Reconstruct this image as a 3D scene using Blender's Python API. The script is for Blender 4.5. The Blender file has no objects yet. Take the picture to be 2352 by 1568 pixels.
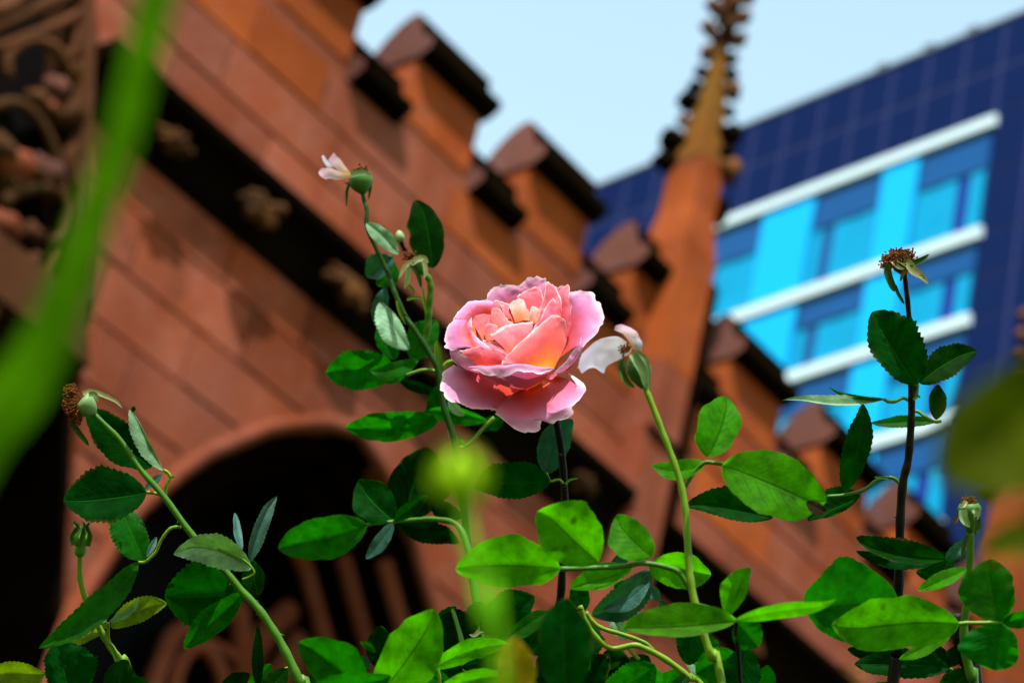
import bpy, math, random
from mathutils import Vector, Matrix, noise
random.seed(7)
sc = bpy.context.scene
col = sc.collection

# ------------------------------------------------------------------ camera, sky, sun, exposure
LENS, SENSOR, WPX = 95.0, 36.0, 2352.0
FPX = WPX * LENS / SENSOR
PITCH, ROLL = math.radians(33), math.radians(13.8)
CAM = Vector((0, 0, 0.9))
F = Vector((0, math.cos(PITCH), math.sin(PITCH)))
R0 = Vector((1, 0, 0)); U0 = Vector((0, -math.sin(PITCH), math.cos(PITCH)))
R = R0 * math.cos(ROLL) + U0 * math.sin(ROLL)
U = -R0 * math.sin(ROLL) + U0 * math.cos(ROLL)

cd = bpy.data.cameras.new('camera'); cam = bpy.data.objects.new('camera', cd); col.objects.link(cam)
cd.lens, cd.sensor_width = LENS, SENSOR
cd.clip_start, cd.clip_end = 0.02, 3000
m = Matrix((R, U, -F)).transposed().to_4x4(); m.translation = CAM
cam.matrix_world = m
cd.dof.use_dof = True; cd.dof.focus_distance = 1.5; cd.dof.aperture_fstop = 11.5; cd.dof.aperture_blades = 0
sc.camera = cam

SUN_AZ_X, SUN_AZ_Y, SUN_EL = -0.22, -0.975, math.radians(55)
sun_dir = Vector((SUN_AZ_X * math.cos(SUN_EL), SUN_AZ_Y * math.cos(SUN_EL), math.sin(SUN_EL))).normalized()
w = bpy.data.worlds.new('World'); sc.world = w; w.use_nodes = True
nt = w.node_tree; bgn = nt.nodes['Background']
sky = nt.nodes.new('ShaderNodeTexSky'); sky.sky_type = 'NISHITA'; sky.sun_disc = False
sky.sun_elevation = SUN_EL; sky.sun_rotation = math.atan2(SUN_AZ_X, SUN_AZ_Y)
sky.air_density = 3.0; sky.dust_density = 0.3; sky.ozone_density = 2.0
nt.links.new(sky.outputs[0], bgn.inputs[0]); bgn.inputs[1].default_value = 0.11
sl = bpy.data.lights.new('sun', 'SUN'); sl.energy = 4.5; sl.angle = math.radians(0.53); sl.color = (1, 0.95, 0.88)
so = bpy.data.objects.new('sun', sl); col.objects.link(so)
so.rotation_euler = sun_dir.to_track_quat('Z', 'Y').to_euler(); so.location = (0, -5, 20)
vs = sc.view_settings; vs.view_transform = 'Standard'; vs.look = 'None'; vs.gamma = 1; vs.use_curve_mapping = False
vs.exposure = 1.3
sc.cycles.use_denoising = True
sc.cycles.max_bounces = 8; sc.cycles.transmission_bounces = 6; sc.cycles.diffuse_bounces = 4

# ------------------------------------------------------------------ helpers
def at(x, y, d):
    """a photograph point (2352 px wide) at a distance of d metres along the view"""
    return CAM + (F + R * ((x - 1176) / FPX) - U * ((y - 784) / FPX)) * d

class MB:
    def __init__(s): s.v = []; s.f = []; s.uv = {}; s.mi = []
    def vert(s, p, uv=None):
        s.v.append(tuple(p)); i = len(s.v) - 1
        if uv: s.uv[i] = uv
        return i
    def face(s, idx, mi=0): s.f.append(tuple(idx)); s.mi.append(mi)
    def hexa(s, p, mi=0):      # 8 points: bottom ring 0-3, top ring 4-7
        b = len(s.v)
        for q in p: s.v.append(tuple(q))
        for f in ((0,3,2,1),(4,5,6,7),(0,1,5,4),(1,2,6,5),(2,3,7,6),(3,0,4,7)): s.face([b+i for i in f], mi)
    def tube(s, pts, rad, n=8, cap=True, mi=0):
        pts = [Vector(p) for p in pts]; b = len(s.v); N = len(pts)
        t0 = (pts[1] - pts[0]).normalized()
        a = t0.orthogonal().normalized()
        for i, p in enumerate(pts):
            t = (pts[min(i+1, N-1)] - pts[max(i-1, 0)]).normalized()
            a = (a - t * a.dot(t)).normalized(); c = t.cross(a)
            r = rad[i] if hasattr(rad, '__len__') else rad
            for k in range(n):
                an = 2 * math.pi * k / n
                s.v.append(tuple(p + (a * math.cos(an) + c * math.sin(an)) * r))
        for i in range(N - 1):
            for k in range(n):
                s.face((b+i*n+k, b+i*n+(k+1) % n, b+(i+1)*n+(k+1) % n, b+(i+1)*n+k), mi)
        if cap:
            s.face([b+k for k in reversed(range(n))], mi); s.face([b+(N-1)*n+k for k in range(n)], mi)
    def blob(s, c, r, ax=(1,1,1), rough=0.25, seed=0, nu=12, nv=7, mi=0):
        c = Vector(c); b = len(s.v)
        def pt(i, j):
            th = math.pi * j / nv; ph = 2 * math.pi * i / nu
            d = Vector((math.sin(th)*math.cos(ph), math.sin(th)*math.sin(ph), math.cos(th)))
            k = r * (1 + rough * noise.noise(d * 1.7 + Vector((seed, seed*0.7, 0))))
            return c + Vector((d.x*ax[0], d.y*ax[1], d.z*ax[2])) * k
        top = s.vert(pt(0, 0)); rings = []
        for j in range(1, nv): rings.append([s.vert(pt(i, j)) for i in range(nu)])
        bot = s.vert(pt(0, nv))
        for i in range(nu):
            s.face((top, rings[0][i], rings[0][(i+1) % nu]), mi)
            s.face((bot, rings[-1][(i+1) % nu], rings[-1][i]), mi)
            for j in range(nv - 2): s.face((rings[j][i], rings[j+1][i], rings[j+1][(i+1) % nu], rings[j][(i+1) % nu]), mi)
    def build(s, name, mat, parent=None, smooth=False, origin=None):
        o0 = Vector(origin) if origin is not None else Vector((0, 0, 0))
        me = bpy.data.meshes.new(name)
        me.from_pydata([tuple(Vector(p) - o0) for p in s.v], [], s.f)
        for mm in (mat if isinstance(mat, (list, tuple)) else [mat]): me.materials.append(mm)
        me.polygons.foreach_set('material_index', s.mi)
        if smooth: me.polygons.foreach_set('use_smooth', [True] * len(s.f))
        if s.uv:
            ul = me.uv_layers.new(name='UVMap')
            for l in me.loops: ul.data[l.index].uv = s.uv.get(l.vertex_index, (0, 0))
        me.update()
        o = bpy.data.objects.new(name, me); col.objects.link(o)
        if parent is not None:
            o.parent = parent
            base = parent.matrix_basis.translation.copy(); q = parent.parent
            while q is not None: base += q.matrix_basis.translation; q = q.parent
            o.location = o0 - base
        else: o.location = o0
        return o

def thing(name, label, cat, loc, group=None):
    o = bpy.data.objects.new(name, None); col.objects.link(o); o.location = loc
    o.empty_display_size = 0.05
    o['label'] = label; o['category'] = cat
    if group: o['group'] = group
    return o
def tag(o, **k):
    for a, b in k.items(): o[a] = b
    return o

def spline(P, n):
    """Catmull-Rom through tuples, n samples"""
    P = [tuple(p) for p in P]; K = len(P) - 1; out = []
    if K == 0: return [P[0]] * n
    g = lambda i: (P[i] if 0 <= i <= K else (tuple(2*a-b for a, b in zip(P[0], P[1])) if i < 0 else tuple(2*a-b for a, b in zip(P[K], P[K-1]))))
    for j in range(n):
        x = K * j / (n - 1); i = min(int(x), K - 1); t = x - i
        a, b, c, d = g(i-1), g(i), g(i+1), g(i+2)
        out.append(tuple(0.5*(2*q + (r-p)*t + (2*p-5*q+4*r-s_)*t*t + (3*q-p-3*r+s_)*t**3) for p, q, r, s_ in zip(a, b, c, d)))
    return out

# ------------------------------------------------------------------ materials
KB = 0.72
def sc3(c, k=None): return tuple(min(1.0, q * (KB if k is None else k)) for q in c)
def mat(name):
    m_ = bpy.data.materials.new(name); m_.use_nodes = True
    return m_, m_.node_tree, m_.node_tree.nodes['Principled BSDF']
def N(nt, t, **k):
    n = nt.nodes.new(t)
    for a, b in k.items(): setattr(n, a, b)
    return n
def L(nt, a, b): nt.links.new(a, b)
def mix(nt, fac, a, b, mode='MIX'):
    n = N(nt, 'ShaderNodeMix', data_type='RGBA', blend_type=mode)
    for s_, v in ((n.inputs[0], fac), (n.inputs[6], a), (n.inputs[7], b)):
        if hasattr(v, 'is_output'): L(nt, v, s_)
        else: s_.default_value = v if not isinstance(v, tuple) else (*v, 1)
    return n.outputs[2]
def math_(nt, op, a, b=None, c=None, clamp=False):
    n = N(nt, 'ShaderNodeMath', operation=op, use_clamp=clamp)
    for i, v in enumerate((a, b, c)):
        if v is None: continue
        if hasattr(v, 'is_output'): L(nt, v, n.inputs[i])
        else: n.inputs[i].default_value = v
    return n.outputs[0]
def noise_(nt, scale, detail=3, rough=0.55, co=None):
    n = N(nt, 'ShaderNodeTexNoise'); n.inputs['Scale'].default_value = scale
    n.inputs['Detail'].default_value = detail; n.inputs['Roughness'].default_value = rough
    if co is None:
        g = N(nt, 'ShaderNodeNewGeometry'); co = g.outputs['Position']
    L(nt, co, n.inputs['Vector'])
    return n.outputs['Fac']
def ramp(nt, fac, a, b):
    n = N(nt, 'ShaderNodeMapRange'); n.clamp = True
    L(nt, fac, n.inputs[0]); n.inputs[1].default_value = a; n.inputs[2].default_value = b
    return n.outputs[0]
def bump(nt, h, strength, dist, bsdf):
    n = N(nt, 'ShaderNodeBump'); n.inputs['Strength'].default_value = strength; n.inputs['Distance'].default_value = dist
    L(nt, h, n.inputs['Height']); L(nt, n.outputs[0], bsdf.inputs['Normal'])

def stone_mat(name, c1, c2, c3, soot=0.25, sootc=(0.03, 0.018, 0.012), spec=0.06):
    m_, nt, b = mat(name); c1, c2, c3 = sc3(c1), sc3(c2), sc3(c3)
    inf = N(nt, 'ShaderNodeObjectInfo')
    f1 = ramp(nt, noise_(nt, 1.6, 4), 0.35, 0.65)
    c = mix(nt, f1, c1, c2)
    f2 = ramp(nt, noise_(nt, 5.5, 5, 0.65), 0.5, 0.72)
    c = mix(nt, math_(nt, 'MULTIPLY', f2, 0.6), c, c3)
    f3 = ramp(nt, noise_(nt, 3.1, 6, 0.7), 0.60, 0.72)
    c = mix(nt, math_(nt, 'MULTIPLY', f3, soot), c, sootc)
    mp = N(nt, 'ShaderNodeMapping'); mp.inputs['Scale'].default_value = (1, 1, 0.22); gg = N(nt, 'ShaderNodeNewGeometry'); L(nt, gg.outputs['Position'], mp.inputs['Vector'])
    f4 = ramp(nt, noise_(nt, 2.2, 5, 0.65, mp.outputs[0]), 0.48, 0.75)
    c = mix(nt, math_(nt, 'MULTIPLY', f4, 0.55), c, tuple(q * 0.35 for q in c2))
    f5 = ramp(nt, noise_(nt, 0.55, 3, 0.5), 0.42, 0.66)
    c = mix(nt, math_(nt, 'MULTIPLY', f5, 0.45), c, tuple(q * 0.42 for q in c2))
    v = ramp(nt, inf.outputs['Random'], 0, 1); v = math_(nt, 'MULTIPLY_ADD', v, 0.44, 0.78)
    hs = N(nt, 'ShaderNodeHueSaturation'); L(nt, c, hs.inputs['Color']); L(nt, v, hs.inputs['Value'])
    L(nt, hs.outputs[0], b.inputs['Base Color']); b.inputs['Roughness'].default_value = 0.9
    b.inputs['Specular IOR Level'].default_value = spec
    bump(nt, noise_(nt, 30, 4), 0.5, 0.02, b)
    return m_
def plain(name, c, rough=0.6, spec=0.3, var=0.15, scale=3):
    spec *= 0.35
    m_, nt, b = mat(name); c = sc3(c)
    f = noise_(nt, scale, 4)
    a = tuple(x * (1 - var) for x in c); d = tuple(min(1, x * (1 + var)) for x in c)
    L(nt, mix(nt, f, a, d), b.inputs['Base Color'])
    b.inputs['Roughness'].default_value = rough; b.inputs['Specular IOR Level'].default_value = spec
    return m_
M = {}
M['stone'] = stone_mat('red_sandstone', (0.255, 0.078, 0.050), (0.24, 0.054, 0.020), (0.29, 0.115, 0.082), 0.6)
M['stone_orange'] = stone_mat('orange_sandstone', (0.33, 0.075, 0.015), (0.24, 0.048, 0.010), (0.26, 0.08, 0.048), 0.8, (0.05, 0.045, 0.04))
M['stone_pale'] = stone_mat('cut_sandstone', (0.125, 0.046, 0.032), (0.13, 0.052, 0.040), (0.14, 0.08, 0.085), 0.5)
M['mortar'] = stone_mat('old_mortar', (0.20, 0.060, 0.036), (0.18, 0.042, 0.016), (0.22, 0.08, 0.05), 0.5)
M['soot'] = stone_mat('soot_and_shade_stone', (0.005, 0.003, 0.002), (0.008, 0.005, 0.002), (0.004, 0.003, 0.002), 0.3, (0.003, 0.002, 0.002), spec=0.0)  # sooty copings; also paints the shade on cornice, window reveal and doorway
M['lichen'] = stone_mat('lichen_stone', (0.16, 0.085, 0.01), (0.24, 0.09, 0.015), (0.10, 0.06, 0.008), 0.5, (0.02, 0.016, 0.01))
M['boss'] = stone_mat('weathered_carving', (0.09, 0.030, 0.012), (0.07, 0.032, 0.010), (0.14, 0.06, 0.033), 0.6)
M['boss_dark'] = stone_mat('sooty_lit_carving', (0.016, 0.008, 0.003), (0.22, 0.09, 0.03), (0.01, 0.006, 0.004), 0.7, (0.006, 0.004, 0.003))  # sooty; the lighter tone paints sunlit flecks on the carving
M['dark'] = plain('dark_interior', (0.006, 0.005, 0.005), 0.95, 0.05)  # near-black base puts the unlit depth into the colour
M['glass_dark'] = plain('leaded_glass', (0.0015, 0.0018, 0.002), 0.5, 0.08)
M['navy'] = plain('navy_cladding', (0.007, 0.017, 0.078), 0.7, 0.0, 0.12, 0.4)
M['joint'] = plain('cladding_joint', (0.030, 0.042, 0.13), 0.8, 0.0, 0.1)
M['cyan'] = plain('cyan_panel', (0.0, 0.40, 0.84), 0.6, 0.3, 0.05, 0.5)
M['white'] = plain('white_band', (0.56, 0.72, 0.82), 0.6, 0.3, 0.05)
M['bglass'] = plain('blue_window_glass', (0.001, 0.068, 0.25), 0.3, 0.5, 0.1, 0.6)
M['curtain'] = plain('pale_blue_curtain', (0.001, 0.28, 0.54), 0.6, 0.2, 0.15, 1.2)
M['curtain_dark'] = plain('deep_blue_gap', (0.003, 0.02, 0.24), 0.4, 0.4, 0.1)
M['roofing'] = plain('roof_metal', (0.09, 0.11, 0.13), 0.5, 0.4)
M['soil'] = plain('soil', (0.05, 0.03, 0.018), 0.95, 0.1, 0.4, 12)
M['grass'] = plain('lawn', (0.035, 0.07, 0.012), 0.9, 0.1, 0.4, 2)
M['stem_green'] = plain('green_stem', (0.05, 0.16, 0.008), 0.45, 0.4, 0.25, 120)
M['stem_yellow'] = plain('yellow_green_stem', (0.14, 0.27, 0.012), 0.45, 0.4, 0.25, 120)
M['stem_deep'] = plain('deep_green_stem', (0.012, 0.05, 0.004), 0.5, 0.2, 0.3, 120)
M['stem_dark'] = plain('dark_cane', (0.005, 0.004, 0.003), 0.5, 0.3, 0.4, 120)
M['hip'] = plain('rose_hip_green', (0.06, 0.17, 0.03), 0.5, 0.4, 0.35, 140)
M['hip_mid'] = plain('grey_green_hip', (0.15, 0.27, 0.10), 0.5, 0.3, 0.3, 140)
M['hip_pale'] = plain('pale_hip', (0.30, 0.44, 0.20), 0.5, 0.3, 0.3, 140)
M['bud'] = plain('bud_green', (0.09, 0.26, 0.02), 0.4, 0.4, 0.25, 140)
M['stem_near'] = plain('fresh_stem', (0.08, 0.28, 0.0), 0.6, 0.1, 0.2, 60)
M['bud_near'] = plain('young_bud_green', (0.30, 0.55, 0.0), 0.5, 0.3, 0.2, 60)
M['stamen'] = plain('dried_stamen', (0.14, 0.04, 0.006), 0.8, 0.2, 0.6, 400)
M['sepal_cream'] = plain('cream_sepal', (0.68, 0.68, 0.40), 0.7, 0.2, 0.3, 200)
M['sepal_green'] = plain('green_sepal', (0.03, 0.09, 0.015), 0.6, 0.3, 0.4, 200)
M['sepal_brown'] = plain('brown_sepal', (0.16, 0.11, 0.04), 0.8, 0.2, 0.6, 300)

def leaf_mat(name, top, back, veinc, trans, transl, spot=0.0, spec=0.04):
    m_, nt, b = mat(name); top, back, veinc, transl = sc3(top), sc3(back), sc3(veinc), sc3(transl)
    uv = N(nt, 'ShaderNodeUVMap'); sx = N(nt, 'ShaderNodeSeparateXYZ'); L(nt, uv.outputs[0], sx.inputs[0])
    x = math_(nt, 'ABSOLUTE', math_(nt, 'MULTIPLY_ADD', sx.outputs[0], 2, -1)); v = sx.outputs[1]
    mid = ramp(nt, x, 0.055, 0.014)
    lat = math_(nt, 'FRACT', math_(nt, 'ADD', math_(nt, 'MULTIPLY', v, 8.0), math_(nt, 'MULTIPLY', math_(nt, 'POWER', x, 1.25), -2.3)))
    lat = math_(nt, 'ABSOLUTE', math_(nt, 'SUBTRACT', lat, 0.5))
    vein = math_(nt, 'MULTIPLY', ramp(nt, lat, 0.06, 0.0), ramp(nt, x, 0.95, 0.4))
    vm = math_(nt, 'MAXIMUM', mid, math_(nt, 'MULTIPLY', vein, 0.6))
    inf = N(nt, 'ShaderNodeObjectInfo'); tc = N(nt, 'ShaderNodeTexCoord')
    geo = N(nt, 'ShaderNodeNewGeometry')
    n1 = noise_(nt, 110, 5, 0.62, geo.outputs['Position'])
    c = mix(nt, geo.outputs['Backfacing'], top, back)
    hs = N(nt, 'ShaderNodeHueSaturation'); L(nt, c, hs.inputs['Color'])
    L(nt, math_(nt, 'MULTIPLY_ADD', inf.outputs['Random'], 0.03, 0.485), hs.inputs['Hue'])
    L(nt, math_(nt, 'MULTIPLY', math_(nt, 'MULTIPLY_ADD', ramp(nt, n1, 0.3, 0.7), 0.8, 0.6), math_(nt, 'MULTIPLY_ADD', inf.outputs['Random'], 0.6, 0.7)), hs.inputs['Value'])
    c = mix(nt, math_(nt, 'MULTIPLY', vm, 0.75), hs.outputs[0], veinc)
    eb = math_(nt, 'MULTIPLY', ramp(nt, math_(nt, 'MAXIMUM', x, math_(nt, 'MULTIPLY', v, 0.97)), 0.88, 1.0), ramp(nt, noise_(nt, 60, 3, 0.6, geo.outputs['Position']), 0.52, 0.66))
    c = mix(nt, math_(nt, 'MULTIPLY', eb, 0.55), c, (0.10, 0.07, 0.012))
    if spot:
        sp = noise_(nt, 55, 2, 0.5, geo.outputs['Position'])
        c = mix(nt, math_(nt, 'MULTIPLY', ramp(nt, sp, 0.70, 0.76), spot), c, (0.06, 0.03, 0.006))
    L(nt, c, b.inputs['Base Color'])
    b.inputs['Roughness'].default_value = 0.55; b.inputs['Specular IOR Level'].default_value = spec
    h = math_(nt, 'ADD', math_(nt, 'MULTIPLY', vm, -1), math_(nt, 'MULTIPLY', noise_(nt, 400, 2, 0.5, geo.outputs['Position']), 0.5))
    bump(nt, h, 0.6, 0.0009, b)
    tr = N(nt, 'ShaderNodeBsdfTranslucent')
    tcx = mix(nt, math_(nt, 'MULTIPLY', vm, 0.8), transl, tuple(q * 0.35 for q in transl))
    hs2 = N(nt, 'ShaderNodeHueSaturation'); L(nt, tcx, hs2.inputs['Color'])
    L(nt, math_(nt, 'MULTIPLY_ADD', ramp(nt, n1, 0.3, 0.7), 0.9, 0.5), hs2.inputs['Value'])
    tout = hs2.outputs[0]
    if spot: tout = mix(nt, math_(nt, 'MULTIPLY', ramp(nt, sp, 0.70, 0.76), spot), tout, (0.02, 0.01, 0.0))
    L(nt, tout, tr.inputs['Color'])
    ms = N(nt, 'ShaderNodeMixShader'); ms.inputs[0].default_value = trans
    L(nt, b.outputs[0], ms.inputs[1]); L(nt, tr.outputs[0], ms.inputs[2])
    L(nt, ms.outputs[0], nt.nodes['Material Output'].inputs['Surface'])
    return m_
LM = {  # dark and black kinds hold painted shade on top of leaf green
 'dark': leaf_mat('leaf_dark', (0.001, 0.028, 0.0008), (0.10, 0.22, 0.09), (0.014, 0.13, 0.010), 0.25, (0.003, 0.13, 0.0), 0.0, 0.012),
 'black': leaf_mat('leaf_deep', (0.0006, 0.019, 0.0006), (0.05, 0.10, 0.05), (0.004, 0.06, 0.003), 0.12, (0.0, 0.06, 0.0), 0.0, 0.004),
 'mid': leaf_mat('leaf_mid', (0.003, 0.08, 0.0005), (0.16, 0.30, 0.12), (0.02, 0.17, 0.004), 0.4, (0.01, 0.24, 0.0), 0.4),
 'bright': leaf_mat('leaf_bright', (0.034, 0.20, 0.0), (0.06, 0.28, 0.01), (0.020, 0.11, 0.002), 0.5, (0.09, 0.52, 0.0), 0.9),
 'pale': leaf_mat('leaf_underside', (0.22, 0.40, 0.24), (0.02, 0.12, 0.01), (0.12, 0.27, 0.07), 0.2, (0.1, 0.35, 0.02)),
 'teal': leaf_mat('leaf_bluish', (0.016, 0.085, 0.062), (0.02, 0.10, 0.03), (0.07, 0.17, 0.13), 0.15, (0.02, 0.2, 0.02), 0.0, 0.15),
 'olive': leaf_mat('leaf_olive', (0.13, 0.20, 0.012), (0.12, 0.2, 0.03), (0.14, 0.24, 0.02), 0.4, (0.16, 0.30, 0.0)),
 'near': leaf_mat('leaf_yellow_green', (0.075, 0.10, 0.001), (0.075, 0.10, 0.001), (0.07, 0.1, 0.002), 0.4, (0.10, 0.16, 0.0)),
 'blade': leaf_mat('blade_green', (0.08, 0.23, 0.001), (0.08, 0.23, 0.001), (0.14, 0.28, 0.002), 0.45, (0.15, 0.42, 0.0)),
 'dry': leaf_mat('leaf_dry_tip', (0.02, 0.014, 0.004), (0.02, 0.014, 0.004), (0.02, 0.014, 0.004), 0.1, (0.02, 0.01, 0.0)),
 'gold': leaf_mat('leaf_yellowing', (0.26, 0.20, 0.008), (0.2, 0.2, 0.02), (0.2, 0.2, 0.02), 0.4, (0.36, 0.26, 0.0)),
}
def petal_mat(name, stops, trans, outer):
    m_, nt, b = mat(name)
    uv = N(nt, 'ShaderNodeUVMap'); sx = N(nt, 'ShaderNodeSeparateXYZ'); L(nt, uv.outputs[0], sx.inputs[0])
    geo = N(nt, 'ShaderNodeNewGeometry'); inf = N(nt, 'ShaderNodeObjectInfo')
    n1 = noise_(nt, 70, 3, 0.6, geo.outputs['Position'])
    f = math_(nt, 'ADD', sx.outputs[1], math_(nt, 'MULTIPLY_ADD', n1, 0.24, -0.12))
    cr = N(nt, 'ShaderNodeValToRGB'); L(nt, f, cr.inputs[0])
    e = cr.color_ramp.elements
    while len(e) < len(stops): e.new(0.5)
    for el, (p, c) in zip(e, stops): el.position = p; el.color = (*sc3(c, 0.74), 1)
    wv = N(nt, 'ShaderNodeTexWave'); wv.inputs['Scale'].default_value = 9; wv.inputs['Distortion'].default_value = 1.2
    wv.inputs['Detail'].default_value = 2; L(nt, uv.outputs[0], wv.inputs['Vector'])
    hs = N(nt, 'ShaderNodeHueSaturation'); L(nt, cr.outputs[0], hs.inputs['Color'])
    L(nt, math_(nt, 'MULTIPLY_ADD', inf.outputs['Random'], 0.02, 0.49), hs.inputs['Hue'])
    L(nt, math_(nt, 'MULTIPLY_ADD', wv.outputs['Fac'], 0.04, 0.97), hs.inputs['Value'])
    L(nt, hs.outputs[0], b.inputs['Base Color'])
    b.inputs['Roughness'].default_value = 0.55; b.inputs['Specular IOR Level'].default_value = 0.2
    b.inputs['Sheen Weight'].default_value = 0.1
    bump(nt, math_(nt, 'ADD', wv.outputs['Fac'], math_(nt, 'MULTIPLY', noise_(nt, 250, 2, 0.5, geo.outputs['Position']), 0.6)), 0.04, 0.0005, b)
    tr = N(nt, 'ShaderNodeBsdfTranslucent'); L(nt, hs.outputs[0], tr.inputs['Color'])
    ms = N(nt, 'ShaderNodeMixShader'); ms.inputs[0].default_value = trans
    L(nt, b.outputs[0], ms.inputs[1]); L(nt, tr.outputs[0], ms.inputs[2])
    L(nt, ms.outputs[0], nt.nodes['Material Output'].inputs['Surface'])
    return m_
PM = {
 'in': petal_mat('petal_inner', [(0.0, (0.85, 0.09, 0.012)), (0.25, (0.80, 0.06, 0.05)), (0.55, (0.74, 0.10, 0.15)), (0.90, (0.74, 0.17, 0.24)), (1.0, (0.95, 0.66, 0.70))], 0.36, 0),
 'out': petal_mat('petal_outer', [(0.0, (0.85, 0.20, 0.012)), (0.2, (0.75, 0.055, 0.02)), (0.42, (0.66, 0.08, 0.13)), (0.64, (0.68, 0.19, 0.43)), (0.88, (0.80, 0.34, 0.58)), (1.0, (0.95, 0.66, 0.84))], 0.30, 0),  # petal pink; redder base paints shade, paler rim the lit edge
 'gold': petal_mat('petal_gold', [(0.0, (0.92, 0.36, 0.01)), (0.13, (0.90, 0.21, 0.015)), (0.38, (0.80, 0.11, 0.085)), (0.92, (0.76, 0.20, 0.23)), (1.0, (0.95, 0.70, 0.72))], 0.36, 0),
 'cream': petal_mat('petal_cream', [(0.0, (0.80, 0.10, 0.03)), (0.4, (0.76, 0.20, 0.13)), (0.75, (0.76, 0.36, 0.32)), (1.0, (0.80, 0.46, 0.48))], 0.3, 0),
 'bowl': petal_mat('petal_deep', [(0.0, (0.9, 0.22, 0.02)), (0.5, (0.85, 0.08, 0.05)), (1.0, (0.85, 0.14, 0.17))], 0.2, 0),
 'white': petal_mat('petal_faded', [(0.0, (0.40, 0.24, 0.04)), (0.2, (0.46, 0.43, 0.45)), (1.0, (0.46, 0.41, 0.54))], 0.35, 0),
 'fade': petal_mat('petal_withered', [(0.0, (0.55, 0.26, 0.02)), (0.4, (0.52, 0.36, 0.32)), (1.0, (0.52, 0.32, 0.44))], 0.35, 0),
}

# ------------------------------------------------------------------ ground
g = MB(); S = 1500
for q in ((-S,-S,0),(S,-S,0),(S,S,0),(-S,S,0)): g.vert(q)
g.face((0,1,2,3)); tag(g.build('ground', M['grass']), kind='structure')
g = MB(); nb = 24
ring = [(1.5*math.cos(2*math.pi*k/nb)*(1+0.1*math.sin(3*k)), 1.5+1.15*math.sin(2*math.pi*k/nb), 0.01) for k in range(nb)]
c0 = g.vert((0, 1.5, 0.09)); r1 = [g.vert(p) for p in ring]
r2 = [g.vert(((p[0])*0.7, 1.5+(p[1]-1.5)*0.7, 0.075)) for p in ring]
for k in range(nb):
    g.face((r1[k], r1[(k+1) % nb], r2[(k+1) % nb], r2[k])); g.face((r2[k], r2[(k+1) % nb], c0))
tag(g.build('flower_bed', M['soil'], None, True), kind='structure')

# ------------------------------------------------------------------ church (wall frame: s along, n out of the wall, z up)
HD = math.radians(46)
D_ = Vector((math.sin(HD), math.cos(HD), 0)); NR = Vector((math.cos(HD), -math.sin(HD), 0)); WD = 10.5
def W(s, n, z): return Vector((0, 0, 0)) + D_ * s - NR * WD + NR * n + Vector((0, 0, z))
def onwall(x, y, n=0.0):
    r = F + R * ((x - 1176) / FPX) - U * ((y - 784) / FPX)
    k = -(WD - n) / r.dot(NR)
    p = CAM + r * k
    return p
def wbox(mb, s0, s1, n0, n1, z0, z1, mi=0, inset=0.0):
    i = inset
    mb.hexa([W(s0,n0,z0),W(s1,n0,z0),W(s1-i,n1,z0+i),W(s0+i,n1,z0+i),W(s0,n0,z1),W(s1,n0,z1),W(s1-i,n1,z1-i),W(s0+i,n1,z1-i)], mi)
church = thing('church_wall', 'red sandstone church wall with battlements and carved cornice black with soot and painted shade', 'church', W(9, 0, 0))
S_END = 30.0
AC = 9.08
AW = [(5.0,1.5),(6.6,1.5),(7.0,1.49),(7.62,1.34),(8.0,1.13),(8.21,0.99),(8.61,0.62),(8.87,0.25),(8.97,0.0)]
def aw(z):
    if z < AW[0][0] or z >= AW[-1][0]: return None
    for (z0, w0), (z1, w1) in zip(AW, AW[1:]):
        if z0 <= z <= z1: return w0 + (w1 - w0) * (z - z0) / (z1 - z0)
def left(z): return 6.40 + max(0.0, 10.15 - z) * 0.34 if z > 4 else 6.40 + 6.15 * 0.34  # wall edge shaped to the slant of the porch's shadow edge
def intervals(z):
    l = left(z); a = aw(z)
    if a is None: return [(l, S_END)]
    return [(l, AC - a), (AC + a, S_END)]
# core wall with the two openings left in it
mb = MB()
zs = [0, 1, 2, 3, 4, 4.999, 5.0] + [5.0 + 0.1*k for k in range(1, 40)] + [8.97, 8.98, 9.1, 9.5, 10.0, 10.5, 11.2]
for z0, z1 in zip(zs, zs[1:]):
    zm = (z0 + z1) / 2
    i0, i1 = intervals(z0 + 1e-5), intervals(z1 - 1e-5)
    if len(i0) != len(i1): i0 = i1 = intervals(zm)
    for (a0, b0), (a1, b1) in zip(i0, i1):
        if b0 - a0 < 0.01: continue
        mb.hexa([W(a0,-1.0,z0),W(b0,-1.0,z0),W(b0,-0.004,z0),W(a0,-0.004,z0),W(a1,-1.0,z1),W(b1,-1.0,z1),W(b1,-0.004,z1),W(a1,-0.004,z1)])
mb.build('wall_core', M['mortar'], church, origin=W(9,0,0))
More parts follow.
